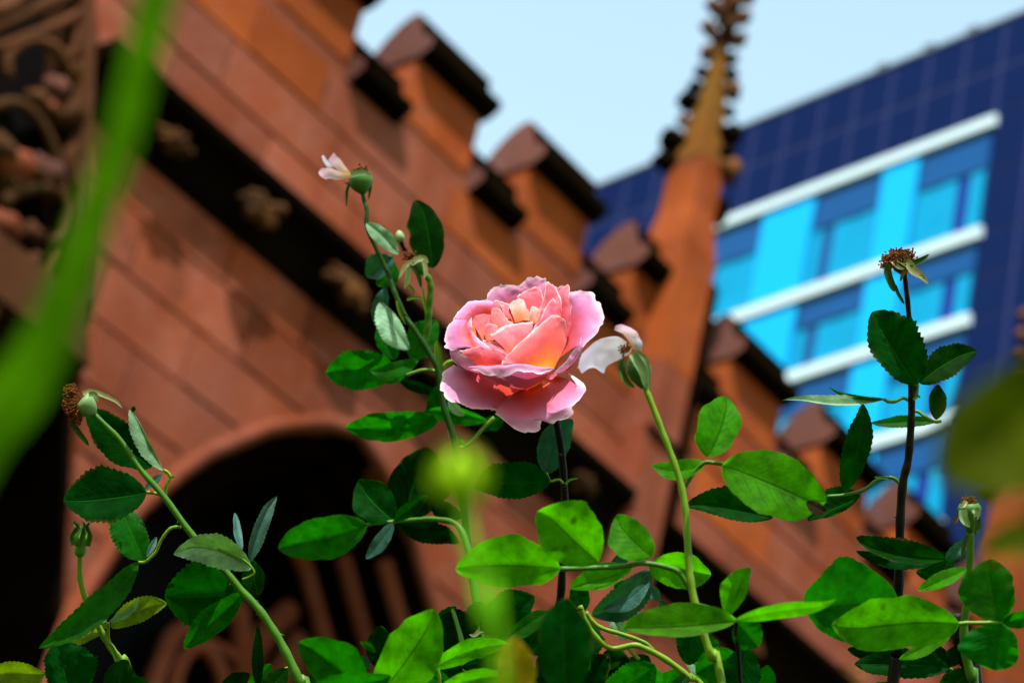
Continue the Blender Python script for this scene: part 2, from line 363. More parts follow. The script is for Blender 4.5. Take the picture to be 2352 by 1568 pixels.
# ashlar blocks, each a part of its own
H0, CH = 8.49, 0.37
rnd = random.Random(3)
count = 0
for r in range(-6, 8):
    z0 = H0 + CH * r; z1 = z0 + CH
    if z1 > 11.25: break
    s = 6.2 - rnd.random() * 0.6
    while s < 19:
        ln = rnd.uniform(0.62, 1.25); s0, s1 = s + 0.006, s + ln - 0.006; s += ln
        za, zb = z0 + 0.006, z1 - 0.006
        pr = rnd.uniform(0.004, 0.016)
        segs = 5
        zz = [za + (zb - za) * k / segs for k in range(segs + 1)]
        for side in (0, 1):
            rows = []
            for z in zz:
                iv = intervals(z); lo, hi = max(s0, iv[0][0]), s1
                if len(iv) == 2:
                    if side == 0: hi = min(hi, iv[0][1] - 0.004)
                    else: lo = max(lo, iv[1][0] + 0.004)
                elif AC < s0 and side == 0 or AC >= s0 and side == 1:
                    if any(aw(q) is not None for q in zz): lo = hi = (s0 + s1) / 2 if s0 < AC < s1 else (lo if side else lo)
                    if side == 0: continue
                    else: continue
                if hi - lo > 0.03: rows.append((z, lo, hi))
            if len(rows) < 2: continue
            b = MB(); ch = 0.008
            bk = []; fr = []
            for k, (z, lo, hi) in enumerate(rows):
                e = ch if 0 < k < len(rows) - 1 else ch
                zf = z + (ch if k == 0 else -ch if k == len(rows) - 1 else 0)
                bk.append((b.vert(W(lo, -0.06, z)), b.vert(W(hi, -0.06, z))))
                fr.append((b.vert(W(lo + e, pr, zf)), b.vert(W(hi - e, pr, zf))))
            for k in range(len(rows) - 1):
                b.face((fr[k][0], fr[k][1], fr[k+1][1], fr[k+1][0]))
                b.face((bk[k][0], fr[k][0], fr[k+1][0], bk[k+1][0])); b.face((fr[k][1], bk[k][1], bk[k+1][1], fr[k+1][1]))
            b.face((bk[0][0], bk[0][1], fr[0][1], fr[0][0])); b.face((fr[-1][0], fr[-1][1], bk[-1][1], bk[-1][0]))
            mid = W((rows[0][1] + rows[0][2]) / 2, 0, (rows[0][0] + rows[-1][0]) / 2)
            o_ = b.build('stone', M['stone'] if rnd.random() < (0.75 if z0 < 10.3 else 0.65) else M['stone_orange'] if z0 > 10 else M['stone'], church, origin=mid); count += 1
# copings: weathered slope, nosing and throat, seen from below
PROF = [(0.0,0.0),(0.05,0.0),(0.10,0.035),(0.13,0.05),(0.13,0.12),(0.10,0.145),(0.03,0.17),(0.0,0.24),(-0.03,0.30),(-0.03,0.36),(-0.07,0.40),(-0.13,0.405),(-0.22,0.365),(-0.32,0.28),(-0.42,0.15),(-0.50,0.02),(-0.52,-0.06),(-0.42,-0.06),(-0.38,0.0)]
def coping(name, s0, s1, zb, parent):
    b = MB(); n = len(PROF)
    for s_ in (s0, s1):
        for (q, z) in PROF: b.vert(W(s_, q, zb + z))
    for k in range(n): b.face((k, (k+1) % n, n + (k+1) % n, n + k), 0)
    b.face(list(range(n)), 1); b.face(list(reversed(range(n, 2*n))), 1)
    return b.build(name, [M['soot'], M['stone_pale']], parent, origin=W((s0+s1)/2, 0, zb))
def merlon(s0, s1):
    b = MB(); wbox(b, s0, s1, -0.40, 0.006, 11.2, 11.66); 
    o_ = b.build('merlon', M['stone_orange'], church, origin=W((s0+s1)/2, 0, 11.4))
    coping('merlon_coping', s0 - 0.02, s1 + 0.03, 11.655, church)
MS = [8.72 + 1.19 * k for k in range(-1, 9)]
PIN = [(11.36, 11.70), (16.0, 16.39)]
for k, a in enumerate(MS):
    b_ = a + 0.66
    if 11.0 < a < 11.3: merlon(a, 11.355)
    elif 15.4 < a < 16.2: merlon(a, 15.99)
    else: merlon(a, b_)
    c0_, c1_ = b_ - 0.0, a + 1.19
    if 11.0 < a < 11.3: c0_ = 11.69
    if k == len(MS) - 1: c1_ = a + 1.0
    coping('crenel_coping', c0_ + 0.035, c1_ - 0.025, 11.09, church)
# cornice
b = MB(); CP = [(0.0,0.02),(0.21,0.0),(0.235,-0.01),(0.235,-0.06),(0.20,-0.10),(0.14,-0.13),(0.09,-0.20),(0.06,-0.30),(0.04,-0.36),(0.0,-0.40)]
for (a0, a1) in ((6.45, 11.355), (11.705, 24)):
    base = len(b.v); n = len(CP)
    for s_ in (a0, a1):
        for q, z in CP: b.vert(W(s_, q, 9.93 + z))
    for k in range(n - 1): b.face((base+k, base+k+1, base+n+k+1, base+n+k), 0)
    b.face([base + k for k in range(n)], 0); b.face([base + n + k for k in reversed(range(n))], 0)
b.build('cornice', M['soot'], church, origin=W(9, 0, 9.9))  # black on top of soot paints the shade under the ledge
def carved_boss(x, y, sc_=1.0, seed=0, fan=4):
    c = onwall(x, y, 0.15); b = MB(); rr = random.Random(seed)
    b.blob(c, 0.07 * sc_, seed=seed)
    for k in range(fan * 2):
        a = 2 * math.pi * k / (fan * 2) + rr.random() * 0.5; rad = rr.uniform(0.08, 0.17) * sc_
        p = c + D_ * (math.cos(a) * rad * 1.3) + Vector((0, 0, math.sin(a) * rad * 0.8)) + NR * rr.uniform(0.0, 0.07) * sc_
        b.tube([c, c.lerp(p, 0.6) + NR * 0.05 * sc_, p], [0.045*sc_, 0.04*sc_, 0.02*sc_], 6)
        b.blob(p, rr.uniform(0.035, 0.06) * sc_, (1, 1, 0.8), 0.4, seed + k)
    b.build('carved_boss', M['boss_dark'], church, True, origin=c)
for i, (x, y, q) in enumerate(((390,325,0.65),(592,485,0.9),(795,665,0.9),(1335,1112,0.65),(1000,840,0.8),(1720,1480,0.6),(1950,1560,0.8))): carved_boss(x, y, q, i * 3 + 1)
# pinnacle with crocketed spire
def pinnacle(s0, s1, ztop):
    c = (s0 + s1) / 2; h = (s1 - s0) / 2; p0 = W(c, -0.1, 10)
    b = MB()
    wbox(b, s0, s1, -0.20, 0.20, 11.0, 12.05)
    b.hexa([W(s0,-0.20,12.05),W(s1,-0.20,12.05),W(s1,0.198,12.05),W(s0,0.198,12.05),W(c-h*0.74,-0.155,12.4),W(c+h*0.74,-0.155,12.4),W(c+h*0.74,0.155,12.4),W(c-h*0.74,0.155,12.4)])
    wbox(b, c-h*0.74, c+h*0.74, -0.155, 0.155, 12.4, 12.85)
    pin = b.build('pinnacle', M['stone_orange'], church, origin=p0)
    b2 = MB(); wbox(b2, s0, s1, -0.20, 0.197, 7.6, 10.998); b2.build('pinnacle_shaft', M['stone'], pin, origin=p0)
    tip = W(c, 0.0, ztop + 0.35); b = MB()
    hs_ = h * 0.62; base = [W(c-hs_,-0.065,12.83),W(c,-0.065-hs_,12.83),W(c+hs_,-0.065,12.83),W(c,-0.065+hs_,12.83)]; vd = Vector((CAM.x, CAM.y, 0)) - W(c,0,0); va = math.atan2(vd.y, vd.x)
    base = [W(c,0.0,12.83) + Vector((math.cos(va+a_), math.sin(va+a_), 0)) * 0.185 for a_ in (math.pi/2, math.pi, -math.pi/2, 0)]
    b.hexa(base + [q.lerp(tip, 0.80) for q in base])
    b.build('spire', M['lichen'], pin, origin=base[0])
    for ci, q in enumerate(base):
        if ci == 3: continue
        out = (q - W(c, 0.0, 12.83)).normalized()
        for k in range(7):
            t = 0.02 + 0.112 * k + 0.018 * math.sin(k * 5.1 + ci * 2.3); p = q.lerp(tip, t); r = 0.08 * (1 - 0.45 * t) * (1 + 0.28 * math.sin(k * 3.7 + ci * 1.9)) * (1.25 if k == 0 else 1); b = MB()
            b.tube([p - out * 0.05, p + out * r * 0.4 + Vector((0,0,r*0.2)), p + out * r * 0.9 + Vector((0,0,r*0.8)), p + out * r * 0.6 + Vector((0,0,r*1.3))], [r*0.6, r*0.8, r*0.6, r*0.25], 6)
            b.blob(p + out * r * 0.55, r * 0.95, (1,1,0.85), 0.7, k + ci)
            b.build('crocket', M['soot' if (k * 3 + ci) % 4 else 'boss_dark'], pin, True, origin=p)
    b = MB(); f0 = W(c, 0.0, ztop)
    b.tube([f0 - Vector((0,0,0.2)), f0, f0 + Vector((0,0,0.5))], [0.05, 0.045, 0.05], 7)
    for lev in (0.02, 0.24, 0.44):
        for k in range(4):
            a = math.pi / 2 * k + 0.6; o_ = D_ * math.cos(a) + NR * math.sin(a)
            b.tube([f0 + Vector((0,0,lev)), f0 + o_ * 0.10 + Vector((0,0,lev+0.02)), f0 + o_ * 0.15 + Vector((0,0,lev+0.12))], [0.05, 0.055, 0.03], 6)
            b.blob(f0 + o_ * 0.13 + Vector((0,0,lev+0.06)), 0.055, (1,1,1), 0.5, k)
    b.build('finial', M['boss_dark'], pin, True, origin=f0)
    b = MB(); wbox(b, s0-0.01, s1+0.01, 0.19, 0.225, 10.42, 10.46); b.build('set_off', M['soot'], pin, origin=W(c, 0.1, 10.4))
    for z in (11.55, 11.72, 12.55):
        b = MB(); b.blob(W(s1 + 0.02, 0.10, z), 0.085, (1, 1, 1.3), 0.5, z); b.blob(W(s1 + 0.04, 0.05, z + 0.1), 0.06, (1, 1, 1), 0.5, z + 2)
        b.build('side_crocket', M['soot'], pin, True, origin=W(s1, 0, z))
pinnacle(PIN[0][0], PIN[0][1], 14.05)
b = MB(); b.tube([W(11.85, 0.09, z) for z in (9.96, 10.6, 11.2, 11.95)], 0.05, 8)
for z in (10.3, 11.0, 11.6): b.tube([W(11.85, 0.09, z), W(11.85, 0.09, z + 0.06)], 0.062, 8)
b.build('shaft_shade_tube', M['soot'], church, True, origin=W(11.85, 0.09, 9.96))  # added black tube stands for the shade line beside the shaft
pinnacle(PIN[1][0], PIN[1][1], 14.1)
# great window: hood mould, moulded reveal, tracery, dark glass
def arch_pts(off, n, zlo=5.0, side=None, k=40):
    pts = []
    zz = [zlo, 6.0, 6.6, 6.8] + [7.0 + (8.97 - 7.0) * (1 - (1 - i / k) ** 1.6) for i in range(k + 1)]
    L_ = [(AC - (aw(min(z, 8.9699)) or 0), z) for z in zz]; R_ = [(2 * AC - s_, z) for s_, z in reversed(L_[:-1])]
    P = L_ + R_; out = []
    for i, (s_, z) in enumerate(P):
        a = P[max(i-1, 0)]; c = P[min(i+1, len(P)-1)]
        t = Vector((c[0]-a[0], c[1]-a[1])).normalized(); nn = Vector((-t.y, t.x))
        out.append((s_ + nn.x * off, z + nn.y * off))
    if off < 0:
        out = [(min(s_, AC) if i < len(L_) else max(s_, AC), z) for i, (s_, z) in enumerate(out)]
    return [W(s_, n, z) for s_, z in out]
win = MB(); win.tube(arch_pts(0.045, 0.01), 0.05, 8); win.tube(arch_pts(0.095, 0.0), 0.022, 6)
window = win.build('arched_window', M['stone'], church, True, origin=W(AC, 0, 5))
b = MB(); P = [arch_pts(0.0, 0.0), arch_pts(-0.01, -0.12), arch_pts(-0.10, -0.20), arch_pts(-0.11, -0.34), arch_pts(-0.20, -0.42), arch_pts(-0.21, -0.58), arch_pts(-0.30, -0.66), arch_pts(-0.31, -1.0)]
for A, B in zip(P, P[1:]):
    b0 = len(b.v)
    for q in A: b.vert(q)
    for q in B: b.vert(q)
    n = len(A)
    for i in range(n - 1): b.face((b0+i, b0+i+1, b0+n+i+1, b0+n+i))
b.build('reveal', M['soot'], window, origin=W(AC, -0.3, 5))  # black colour paints the soffit's shade into the reveal
for off, n_, r_ in ((-0.055, -0.18, 0.055), (-0.155, -0.40, 0.055), (-0.25, -0.63, 0.055)):
    P_ = arch_pts(off, n_); q_ = [p for p in P_[len(P_)//2:] if p.z < 8.55]; b = MB(); b.tube(q_, r_, 8); b.build('roll_moulding', M['stone'], window, True, origin=W(AC, n_, 5))
def bar(pts, r, n_=-0.8):
    b = MB(); P = [onwall(x, y, n_) for x, y in pts]; b.tube([Vector(q) for q in spline(P, 14)], r, 7)
    b.build('tracery_bar', M['stone'], window, True, origin=P[0])
for pts, r in (([(735,1290),(712,1370),(650,1415),(600,1465),(560,1540),(520,1640)],0.085), ([(735,1290),(770,1360),(800,1430),(830,1510),(870,1650)],0.085),
               ([(722,1400),(690,1480),(640,1560),(610,1650)],0.10), ([(760,1440),(740,1520),(730,1650)],0.12), ([(545,1390),(480,1425),(400,1455),(365,1530),(320,1650)],0.06),
               ([(545,1390),(552,1460),(560,1650)],0.07), ([(395,1650),(405,1540),(455,1480),(505,1540),(520,1650)],0.05), ([(440,1460),(510,1490),(548,1520)],0.04),
               ([(690,1600),(700,1500),(745,1450),(790,1500),(810,1600)],0.06)): bar(pts, r)
b = MB(); 
for q in ((AC-1.4,4.9),(AC+1.4,4.9),(AC+1.4,9.0),(AC-1.4,9.0)): b.vert(W(q[0], -0.97, q[1]))
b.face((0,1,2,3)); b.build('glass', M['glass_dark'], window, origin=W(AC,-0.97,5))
# roof behind the parapet and the back of the building
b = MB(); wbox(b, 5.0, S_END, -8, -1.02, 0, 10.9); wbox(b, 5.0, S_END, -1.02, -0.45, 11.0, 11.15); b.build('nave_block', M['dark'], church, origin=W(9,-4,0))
# porch at the left: steep openwork gablet over a deep doorway
porch = thing('church_porch', 'steep carved stone gablet with pierced foliage over dark porch, far left', 'porch', W(5, 0.3, 0))
def rake(z): return 6.33 + (10.2 - z) * 0.38
GN0, GN1 = 0.10, 0.42
def gp(x, y, n=GN1): return onwall(x, y, n)
b = MB()
P1, P2 = gp(222, -260), gp(196, 560); 
def slab(mb, pts, n0, n1, mi=0):    # a moulding strip through wall points
    for (a, wa), (c, wc) in zip(pts, pts[1:]):
        mb.hexa([a - D_*wa + NR*(n0-GN1), a + D_*wa + NR*(n0-GN1), a + D_*wa, a - D_*wa, c - D_*wc + NR*(n0-GN1), c + D_*wc + NR*(n0-GN1), c + D_*wc, c - D_*wc])
slab(b, [(gp(197, 690), 0.045), (gp(199, 560), 0.045), (gp(203, 250), 0.045), (gp(207, 0), 0.045), (gp(216, -700), 0.045)], -0.02, GN1)
b.build('raking_edge', M['boss'], porch, origin=P2)
def rib(pts, r, matk='boss', n=GN1, name='carved_rib'):
    b = MB(); P = [gp(x, y, n - 0.05) for x, y in pts]; b.tube([Vector(q) for q in spline(P, 16)], r, 7)
    b.build(name, M[matk], porch, True, origin=P[0])
rib([(-60,90),(0,60),(90,20),(200,-30)], 0.045); rib([(-60,40),(20,15),(60,-30)], 0.06, 'boss')
rib([(-20,115),(60,85),(150,50),(190,20)], 0.03); rib([(190,20),(178,90),(160,130),(120,105)], 0.03, 'boss')
rib([(20,180),(18,130),(60,95),(110,100),(150,140),(170,190)], 0.03)
rib([(165,150),(185,190),(180,250),(190,300)], 0.05, 'boss')
rib([(-30,250),(30,235),(80,265),(115,320),(140,400),(150,470)], 0.03)
rib([(190,300),(170,340),(160,370),(176,430),(190,450)], 0.045)
rib([(15,470),(20,450),(80,430),(130,440),(158,480),(150,540),(120,560)], 0.035)
for x, y, r, q in ((125,205,0.09,'stone_pale'),(165,200,0.06,'boss'),(85,235,0.08,'boss'),(150,275,0.12,'boss'),(110,250,0.06,'stone'),(15,380,0.14,'stone'),(60,395,0.10,'boss'),(100,400,0.11,'stone_pale'),(20,430,0.09,'boss'),(-10,350,0.12,'boss'),(50,35,0.05,'boss'),(10,520,0.10,'stone'),(70,540,0.08,'boss')):
    b = MB(); c = gp(x, y, GN1 - 0.10); b.blob(c, r, (1,1,0.7), 0.6, x); b.build('carved_lobe', M[q], porch, True, origin=c)
b = MB()
zt, zl = 13.4, 8.35
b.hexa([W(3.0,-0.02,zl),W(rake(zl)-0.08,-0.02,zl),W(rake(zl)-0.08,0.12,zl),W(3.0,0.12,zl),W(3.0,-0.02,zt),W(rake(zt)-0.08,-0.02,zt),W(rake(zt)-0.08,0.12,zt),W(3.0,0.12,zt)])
b.build('gablet_shade_sheet', M['dark'], porch, origin=W(5,0,9))  # near-black sheet paints the shade behind the pierced carving
b = MB()
slab(b, [(gp(75, 740), 0.42), (gp(75, 590), 0.36)], 0.0, GN1); 
b.build('gablet_base', M['boss'], porch, origin=gp(75, 640))
for dx in (0, 45, 95):
    rib([(dx-20, 730), (dx+8, 660), (dx+40, 585)], 0.03, 'boss')
b = MB()       # deep doorway below: sides, vault, back; near-black colour paints its shade
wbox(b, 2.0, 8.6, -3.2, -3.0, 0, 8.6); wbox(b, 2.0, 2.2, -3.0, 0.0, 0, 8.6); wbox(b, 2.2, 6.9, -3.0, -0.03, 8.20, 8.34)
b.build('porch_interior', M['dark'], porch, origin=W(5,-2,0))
b = MB(); lz = [(0, left(0)), (3.99, left(3.99)), (4.01, left(4.01)), (8.2, left(8.2))]
for (za, sa), (zb, sb) in zip(lz, lz[1:]): b.hexa([W(sa-0.05,-2.9,za),W(sa-0.004,-2.9,za),W(sa-0.004,-0.03,za),W(sa-0.05,-0.03,za),W(sb-0.05,-2.9,zb),W(sb-0.004,-2.9,zb),W(sb-0.004,-0.03,zb),W(sb-0.05,-0.03,zb)])
b.build('porch_shade_panel', M['soot'], porch, origin=W(7,-1,0))  # added dark panel paints the doorway's shade over the wall end
b = MB(); wbox(b, 0.5, 2.0, -1.0, 0.4, 0, 8.34); b.build('porch_pier', M['stone'], porch, origin=W(1,0,0))
b = MB(); wbox(b, 0.5, 5.1, -1.0, 0.30, 8.345, 12.6); b.build('porch_front', M['stone'], porch, origin=W(2,0,8))

# ------------------------------------------------------------------ modern building
HB = math.radians(-39); DB = Vector((math.sin(HB), math.cos(HB), 0)); NB = -Vector((DB.y, -DB.x, 0)); BD = 40.0
def B(s, n, z): return DB * s - NB * BD + NB * n + Vector((0, 0, z))
def bbox(mb, s0, s1, n0, n1, z0, z1, mi=0):
    mb.hexa([B(s0,n0,z0),B(s1,n0,z0),B(s1,n1,z0),B(s0,n1,z0),B(s0,n0,z1),B(s1,n0,z1),B(s1,n1,z1),B(s0,n1,z1)], mi)
tower = thing('office_block', 'modern block clad in navy panels with cyan glazing and white bands', 'building', B(40, 0, 0))
SE_ = 33.25 + 1.165 * 10
b = MB(); bbox(b, 24, 33.2, -16, 0.012, 0, 46.8); bbox(b, 33.2, SE_, -16, -0.05, 0, 43.6); bbox(b, 33.2, SE_, -16, 0.012, 43.6, 46.8); bbox(b, SE_, 56, -16, 0.012, 0, 46.8); b.build('facade_backing', M['joint'], tower, origin=B(40,-8,0))
BT = [(46.85, 45.36), (45.30, 43.85)]
pw = 1.165; S0 = 33.25
zc = [43.50, 40.06, 37.50, 34.75, 31.9, 29.0, 26.2]
proto = None
def panel(s0, s1, z0, z1):
    b = MB(); bbox(b, s0+0.06, s1-0.06, -0.04, 0.03, z0+0.04, z1-0.04); b.build('cladding_panel', M['navy'], tower, origin=B(s0, 0, z0))
for k in range(-5, 13):
    for zt_, zb_ in BT: panel(S0 + pw*k, S0 + pw*(k+1), zb_, zt_)
for zt_, zb_ in zip([43.85]+zc[1:6], zc[1:7]):
    zz_ = [zt_, (zt_ + zb_) / 2, zb_]
    for k in range(-5, 0):
        for a, c in zip(zz_, zz_[1:]): panel(S0 + pw*k, S0 + pw*(k+1), c, a)
    for k in range(10, 13):
        for a, c in zip(zz_, zz_[1:]): panel(S0 + pw*k + 0.0, S0 + pw*(k+1), c, a)
SE = S0 + pw * 10
for z in zc[:5]:
    b = MB(); bbox(b, 33.12, SE - 0.02, -0.03, 0.13, z - 0.11, z + 0.21); b.build('white_band', M['white'], tower, origin=B(38, 0, z))
for zt_, zb_ in zip(zc[:5], zc[1:6]):
    za, zb2 = zt_ - 0.25, zb_ + 0.27
    for c0_, c1_ in ((35.40, 36.52), (38.70, 40.42), (42.62, 43.8)):
        b = MB(); bbox(b, c0_, c1_, -0.04, 0.06, zb2, za); b.build('cyan_panel', M['cyan'], tower, origin=B(c0_, 0, zb2))
    for wi, (w0, w1) in enumerate(((33.25, 35.38), (36.54, 38.68), (40.44, 42.60), (43.82, SE))):
        b = MB(); fw = 0.03
        bbox(b, w0, w0+fw, -0.04, 0.04, zb2, za); bbox(b, w1-fw, w1, -0.04, 0.04, zb2, za)
        zm = za - 0.36 * (za - zb2)
        bbox(b, w0+fw, w1-fw, -0.04, 0.04, zm-0.03, zm+0.03)
        f = b.build('window', M['bglass'], tower, origin=B(w0, 0, zb2))
        b = MB(); bbox(b, w0+fw, w1-fw, -0.04, 0.0, zm+0.03, za); b.build('transom_pane', M['bglass'], f, origin=B(w0, 0, zm))
        cuts = [w0+fw, w0 + 0.48, w0 + 0.86, w0 + 1.35, w0 + 1.75, w1-fw]
        mats = ['curtain', 'curtain_dark', 'curtain', 'curtain', 'curtain'] if wi == 0 else ['curtain', 'curtain', 'curtain', 'bglass', 'curtain']
        for q, (a, c) in enumerate(zip(cuts, cuts[1:])):
            b = MB(); bbox(b, a+0.004, c-0.004, -0.04, 0.0 - 0.012 * (q % 2), zb2, zm-0.03); b.build('pane', M[mats[q]], f, origin=B(a, 0, zb2))
b = MB(); bbox(b, 24, 56, -16, 0.06, 46.88, 46.98); b.build('roof_edge', M['roofing'], tower, origin=B(40,0,47))
for x, y in ((2030, 160), (2140, 108), (2240, 66)):
    r = F + R * ((x-1176)/FPX) - U * ((y-784)/FPX); k = -(BD + 0.3) / r.dot(NB); p = CAM + r * k
    s_ = (p - CAM).dot(DB); v = thing('roof_floodlight', 'small grey fitting on the navy roof edge, ' + {2030:'farthest left', 2140:'middle one', 2240:'nearest the right'}[x], 'roof light', B(s_, -0.3, 46.98), 'fittings along the navy roof edge')
    b = MB(); bbox(b, s_-0.06, s_+0.06, -0.36, -0.24, 46.98, 47.2); bbox(b, s_-0.16, s_+0.16, -0.4, -0.16, 47.2, 47.38)
    b.build('lamp_housing', M['roofing'], v, origin=B(s_, -0.3, 47))

# ------------------------------------------------------------------ roses
NU, NVH = 44, 5
def leaf(parent, b, t, wl, wr, kind='dark', d=1.5, dt=0.0, bend=0.0, tilt=0.0, cup=0.3, droop=0.0, face=1, serr=0.14, shp=0.0, name='leaf', teeth=15):
    bx, by = b; tx, ty = t; Ln = math.hypot(tx-bx, ty-by); dx, dy = (tx-bx)/Ln, (ty-by)/Ln
    px, py = dy, -dx
    mb = MB(); rows = []; rs = random.Random(int(bx*7+by*13+tx)); ph = rs.random() * 6; irrg = 0.16; arch_ = rs.uniform(-0.05, 0.14); tipk = rs.uniform(-0.9, 0.9)
    for i in range(NU + 1):
        u = i / NU
        mx = bx + (tx-bx)*u + px*bend*4*u*(1-u)*Ln; my = by + (ty-by)*u + py*bend*4*u*(1-u)*Ln
        hk = tipk * max(0.0, u - 0.7) ** 2 * Ln; mx += px * hk; my += py * hk
        k = (u ** 0.62) * ((1-u) ** (0.72 + shp)); k /= (0.463 ** 0.62) * (0.537 ** (0.72 + shp))
        k = k * (1 - 0.35 * max(0.0, (u - 0.72) / 0.28) ** 2 * (1 - u) * 3)
        th = (u * teeth) % 1.0
        st = serr * (th if u < 0.97 else 0) * min(1, u * 6)
        row = []
        for j in range(-NVH, NVH + 1):
            v = abs(j) / NVH; sg = -1 if j < 0 else 1
            irr = 1 + irrg * noise.noise(Vector((u * 3.2 + ph * 9, sg * 5.0, ph))) + irrg * 0.5 * noise.noise(Vector((u * 8 + ph * 5, sg * 3.0, ph)))
            wv = (wl if j < 0 else wr) * (k * irr * (1 + (st if v > 0.99 else 0)) + 0.004)
            ref = max(wl, wr)
            mxx = mx + px * (-sg) * wv * v; myy = my + py * (-sg) * wv * v
            # slight forward sweep of the blade toward the tip
            mxx += dx * wv * v * 0.12 * (1 if v > 0 else 0); myy += dy * wv * v * 0.12
            off = (tilt * sg * v - cup * 1.5 * v + cup * 0.5 * v * v) * ref * k + 0.10 * ref * math.sin(u * 8 + ph + 1.7 * sg) * v * v + 0.03 * ref * math.sin(u * 23 + ph * 2 + sg) * v * v
            dep = d + dt * u + (off + (droop + arch_) * 4 * u * (1-u) * Ln * -0.6) * d / FPX
            row.append(mb.vert(at(mxx, myy, dep), (0.5 + 0.5 * sg * v, u)))
        rows.append(row)
    for A, B_ in zip(rows, rows[1:]):
        for j in range(2 * NVH):
            q = (A[j], A[j+1], B_[j+1], B_[j])
            mb.face(q if face > 0 else q[::-1])
    return mb.build(name, LM[kind] if isinstance(kind, str) else kind, parent, True, origin=at(bx, by, d))
def tubepx(parent, name, pts, r, material, d=1.5, d1=None, n=8, ground=None, thorns=(), seg=6):
    """r: radius in photograph pixels (scalar or pair)"""
    d1 = d if d1 is None else d1; K = len(pts)
    P = [tuple(at(x, y, d + (d1-d)*i/max(1, K-1))) for i, (x, y) in enumerate(pts)]
    r0, r1 = (r, r) if not hasattr(r, '__len__') else r
    rad = [(r0 + (r1-r0)*i/max(1, K-1)) * (d + (d1-d)*i/max(1, K-1)) / FPX for i in range(K)]
    if ground:
        last = Vector(P[-1]); prev = Vector(P[-2]); dirn = (last-prev).normalized(); g_ = Vector((ground[0], ground[1], 0.0))
        q1 = last + dirn * 0.25; q1 = q1.lerp(Vector((last.x, last.y, q1.z)), 0.4)
        P += [tuple(q1), tuple(q1.lerp(g_, 0.55) + Vector((0,0,0.05))), tuple(g_)]
        rad += [rad[-1]*1.15, rad[-1]*1.5, rad[-1]*1.8]
    pr = [(*p, q) for p, q in zip(P, rad)]
    S_ = spline(pr, seg * (len(pr) - 1) + 1)
    rr = random.Random(int(pts[0][0]*3 + pts[0][1]))
    mb = MB(); mb.tube([Vector(q[:3]) for q in S_], [max(q[3], 1e-4) * (1 + 0.06*math.sin(i*1.3+rr.random())) for i, q in enumerate(S_)], n)
    for (x, y, ax, ay) in thorns:
        a = at(x, y, d); e = at(x+ax, y+ay, d - 0.002); s_ = d / FPX
        mb.tube([a, a.lerp(e, 0.5), e + Vector((0,0,-2*s_))], [5*s_, 2.6*s_, 0.5*s_], 6)
    return mb.build(name, M[material], parent, True, origin=P[0])
def strip(parent, name, pts, w0, material, d=1.5, curl=0.4, tipw=0.1, dz=0.0):
    """sepal-like strap of tapering width through pixel points"""
    S_ = spline([(x, y) for x, y in pts], 15); mb = MB(); rows = []
    for i, (x, y) in enumerate(S_):
        u = i / 14; a = S_[max(i-1, 0)]; c = S_[min(i+1, 14)]
        l = math.hypot(c[0]-a[0], c[1]-a[1]) or 1; px, py = (c[1]-a[1])/l, -(c[0]-a[0])/l
        w_ = w0 * ((1-u) ** 0.7 * (0.6 + 0.9*u) + tipw*u*0.3)
        rows.append([mb.vert(at(x + px*w_*q, y + py*w_*q, d + (abs(q) * curl * w_ * -1 + dz*u) * d/FPX), (0.5+q*0.5, u)) for q in (-1, -0.5, 0, 0.5, 1)])
    for A, B_ in zip(rows, rows[1:]):
        for j in range(4): mb.face((A[j], A[j+1], B_[j+1], B_[j]))
    return mb.build(name, M[material] if material in M else PM[material], parent, True, origin=at(*pts[0], d))
def lathe(parent, name, c, axis, prof, material, d=1.5, n=14, flat=1.0):
    """prof: (distance along axis px, radius px); axis in picture pixels plus depth"""
    s_ = d / FPX; ax = (R * axis[0] - U * axis[1] - F * (axis[2] if len(axis) > 2 else 0)).normalized()
    P = [at(c[0], c[1], d) + ax * (q * s_) for q, _ in prof]
    mb = MB(); mb.tube(P, [max(r * s_, 1e-5) for _, r in prof], n)
    return mb.build(name, M[material], parent, True, origin=P[0])
def stamens(parent, c, axis, r, ln, d, n=90, seed=0, material='stamen', splay=0.3):
    s_ = d / FPX; ax = (R * axis[0] - U * axis[1]).normalized(); rr = random.Random(seed); mb = MB(); c0 = at(c[0], c[1], d)
    a = ax.orthogonal().normalized(); b_ = ax.cross(a)
    for i in range(n):
        an = rr.random() * 6.28; q = math.sqrt(rr.random())
        o_ = (a*math.cos(an) + b_*math.sin(an))
        p0 = c0 + o_ * (q * r * 0.6 * s_); l = ln * rr.uniform(0.15, 1.0) * s_
        p2 = p0 + ax * l * (1 - 0.4*q) + o_ * (q * r * splay * s_) + Vector((rr.uniform(-1,1), rr.uniform(-1,1), rr.uniform(-1,0.6))) * 5 * s_
        p1 = p0.lerp(p2, 0.5) + Vector((rr.uniform(-1,1), rr.uniform(-1,1), rr.uniform(-1,1))) * 4 * s_
        mb.tube([p0, p1, p2], [1.2*s_, 1.0*s_, 0.8*s_], 4)
        mb.blob(p2, 2.6*s_, (1,1,1), 0.5, i, 5, 3)
    return tag(mb.build('stamens', M[material], parent, True, origin=c0), kind='stuff')
def cane(label, x, y, d=1.5, group='rose canes in the flower bed'):
    return thing('rose_cane', label, 'rose cane', at(x, y, d), group)
def petiole(parent, pts, r=3.5, material='stem_yellow', d=1.5, d1=None): return tubepx(parent, 'petiole', pts, r, material, d, d1, 6)

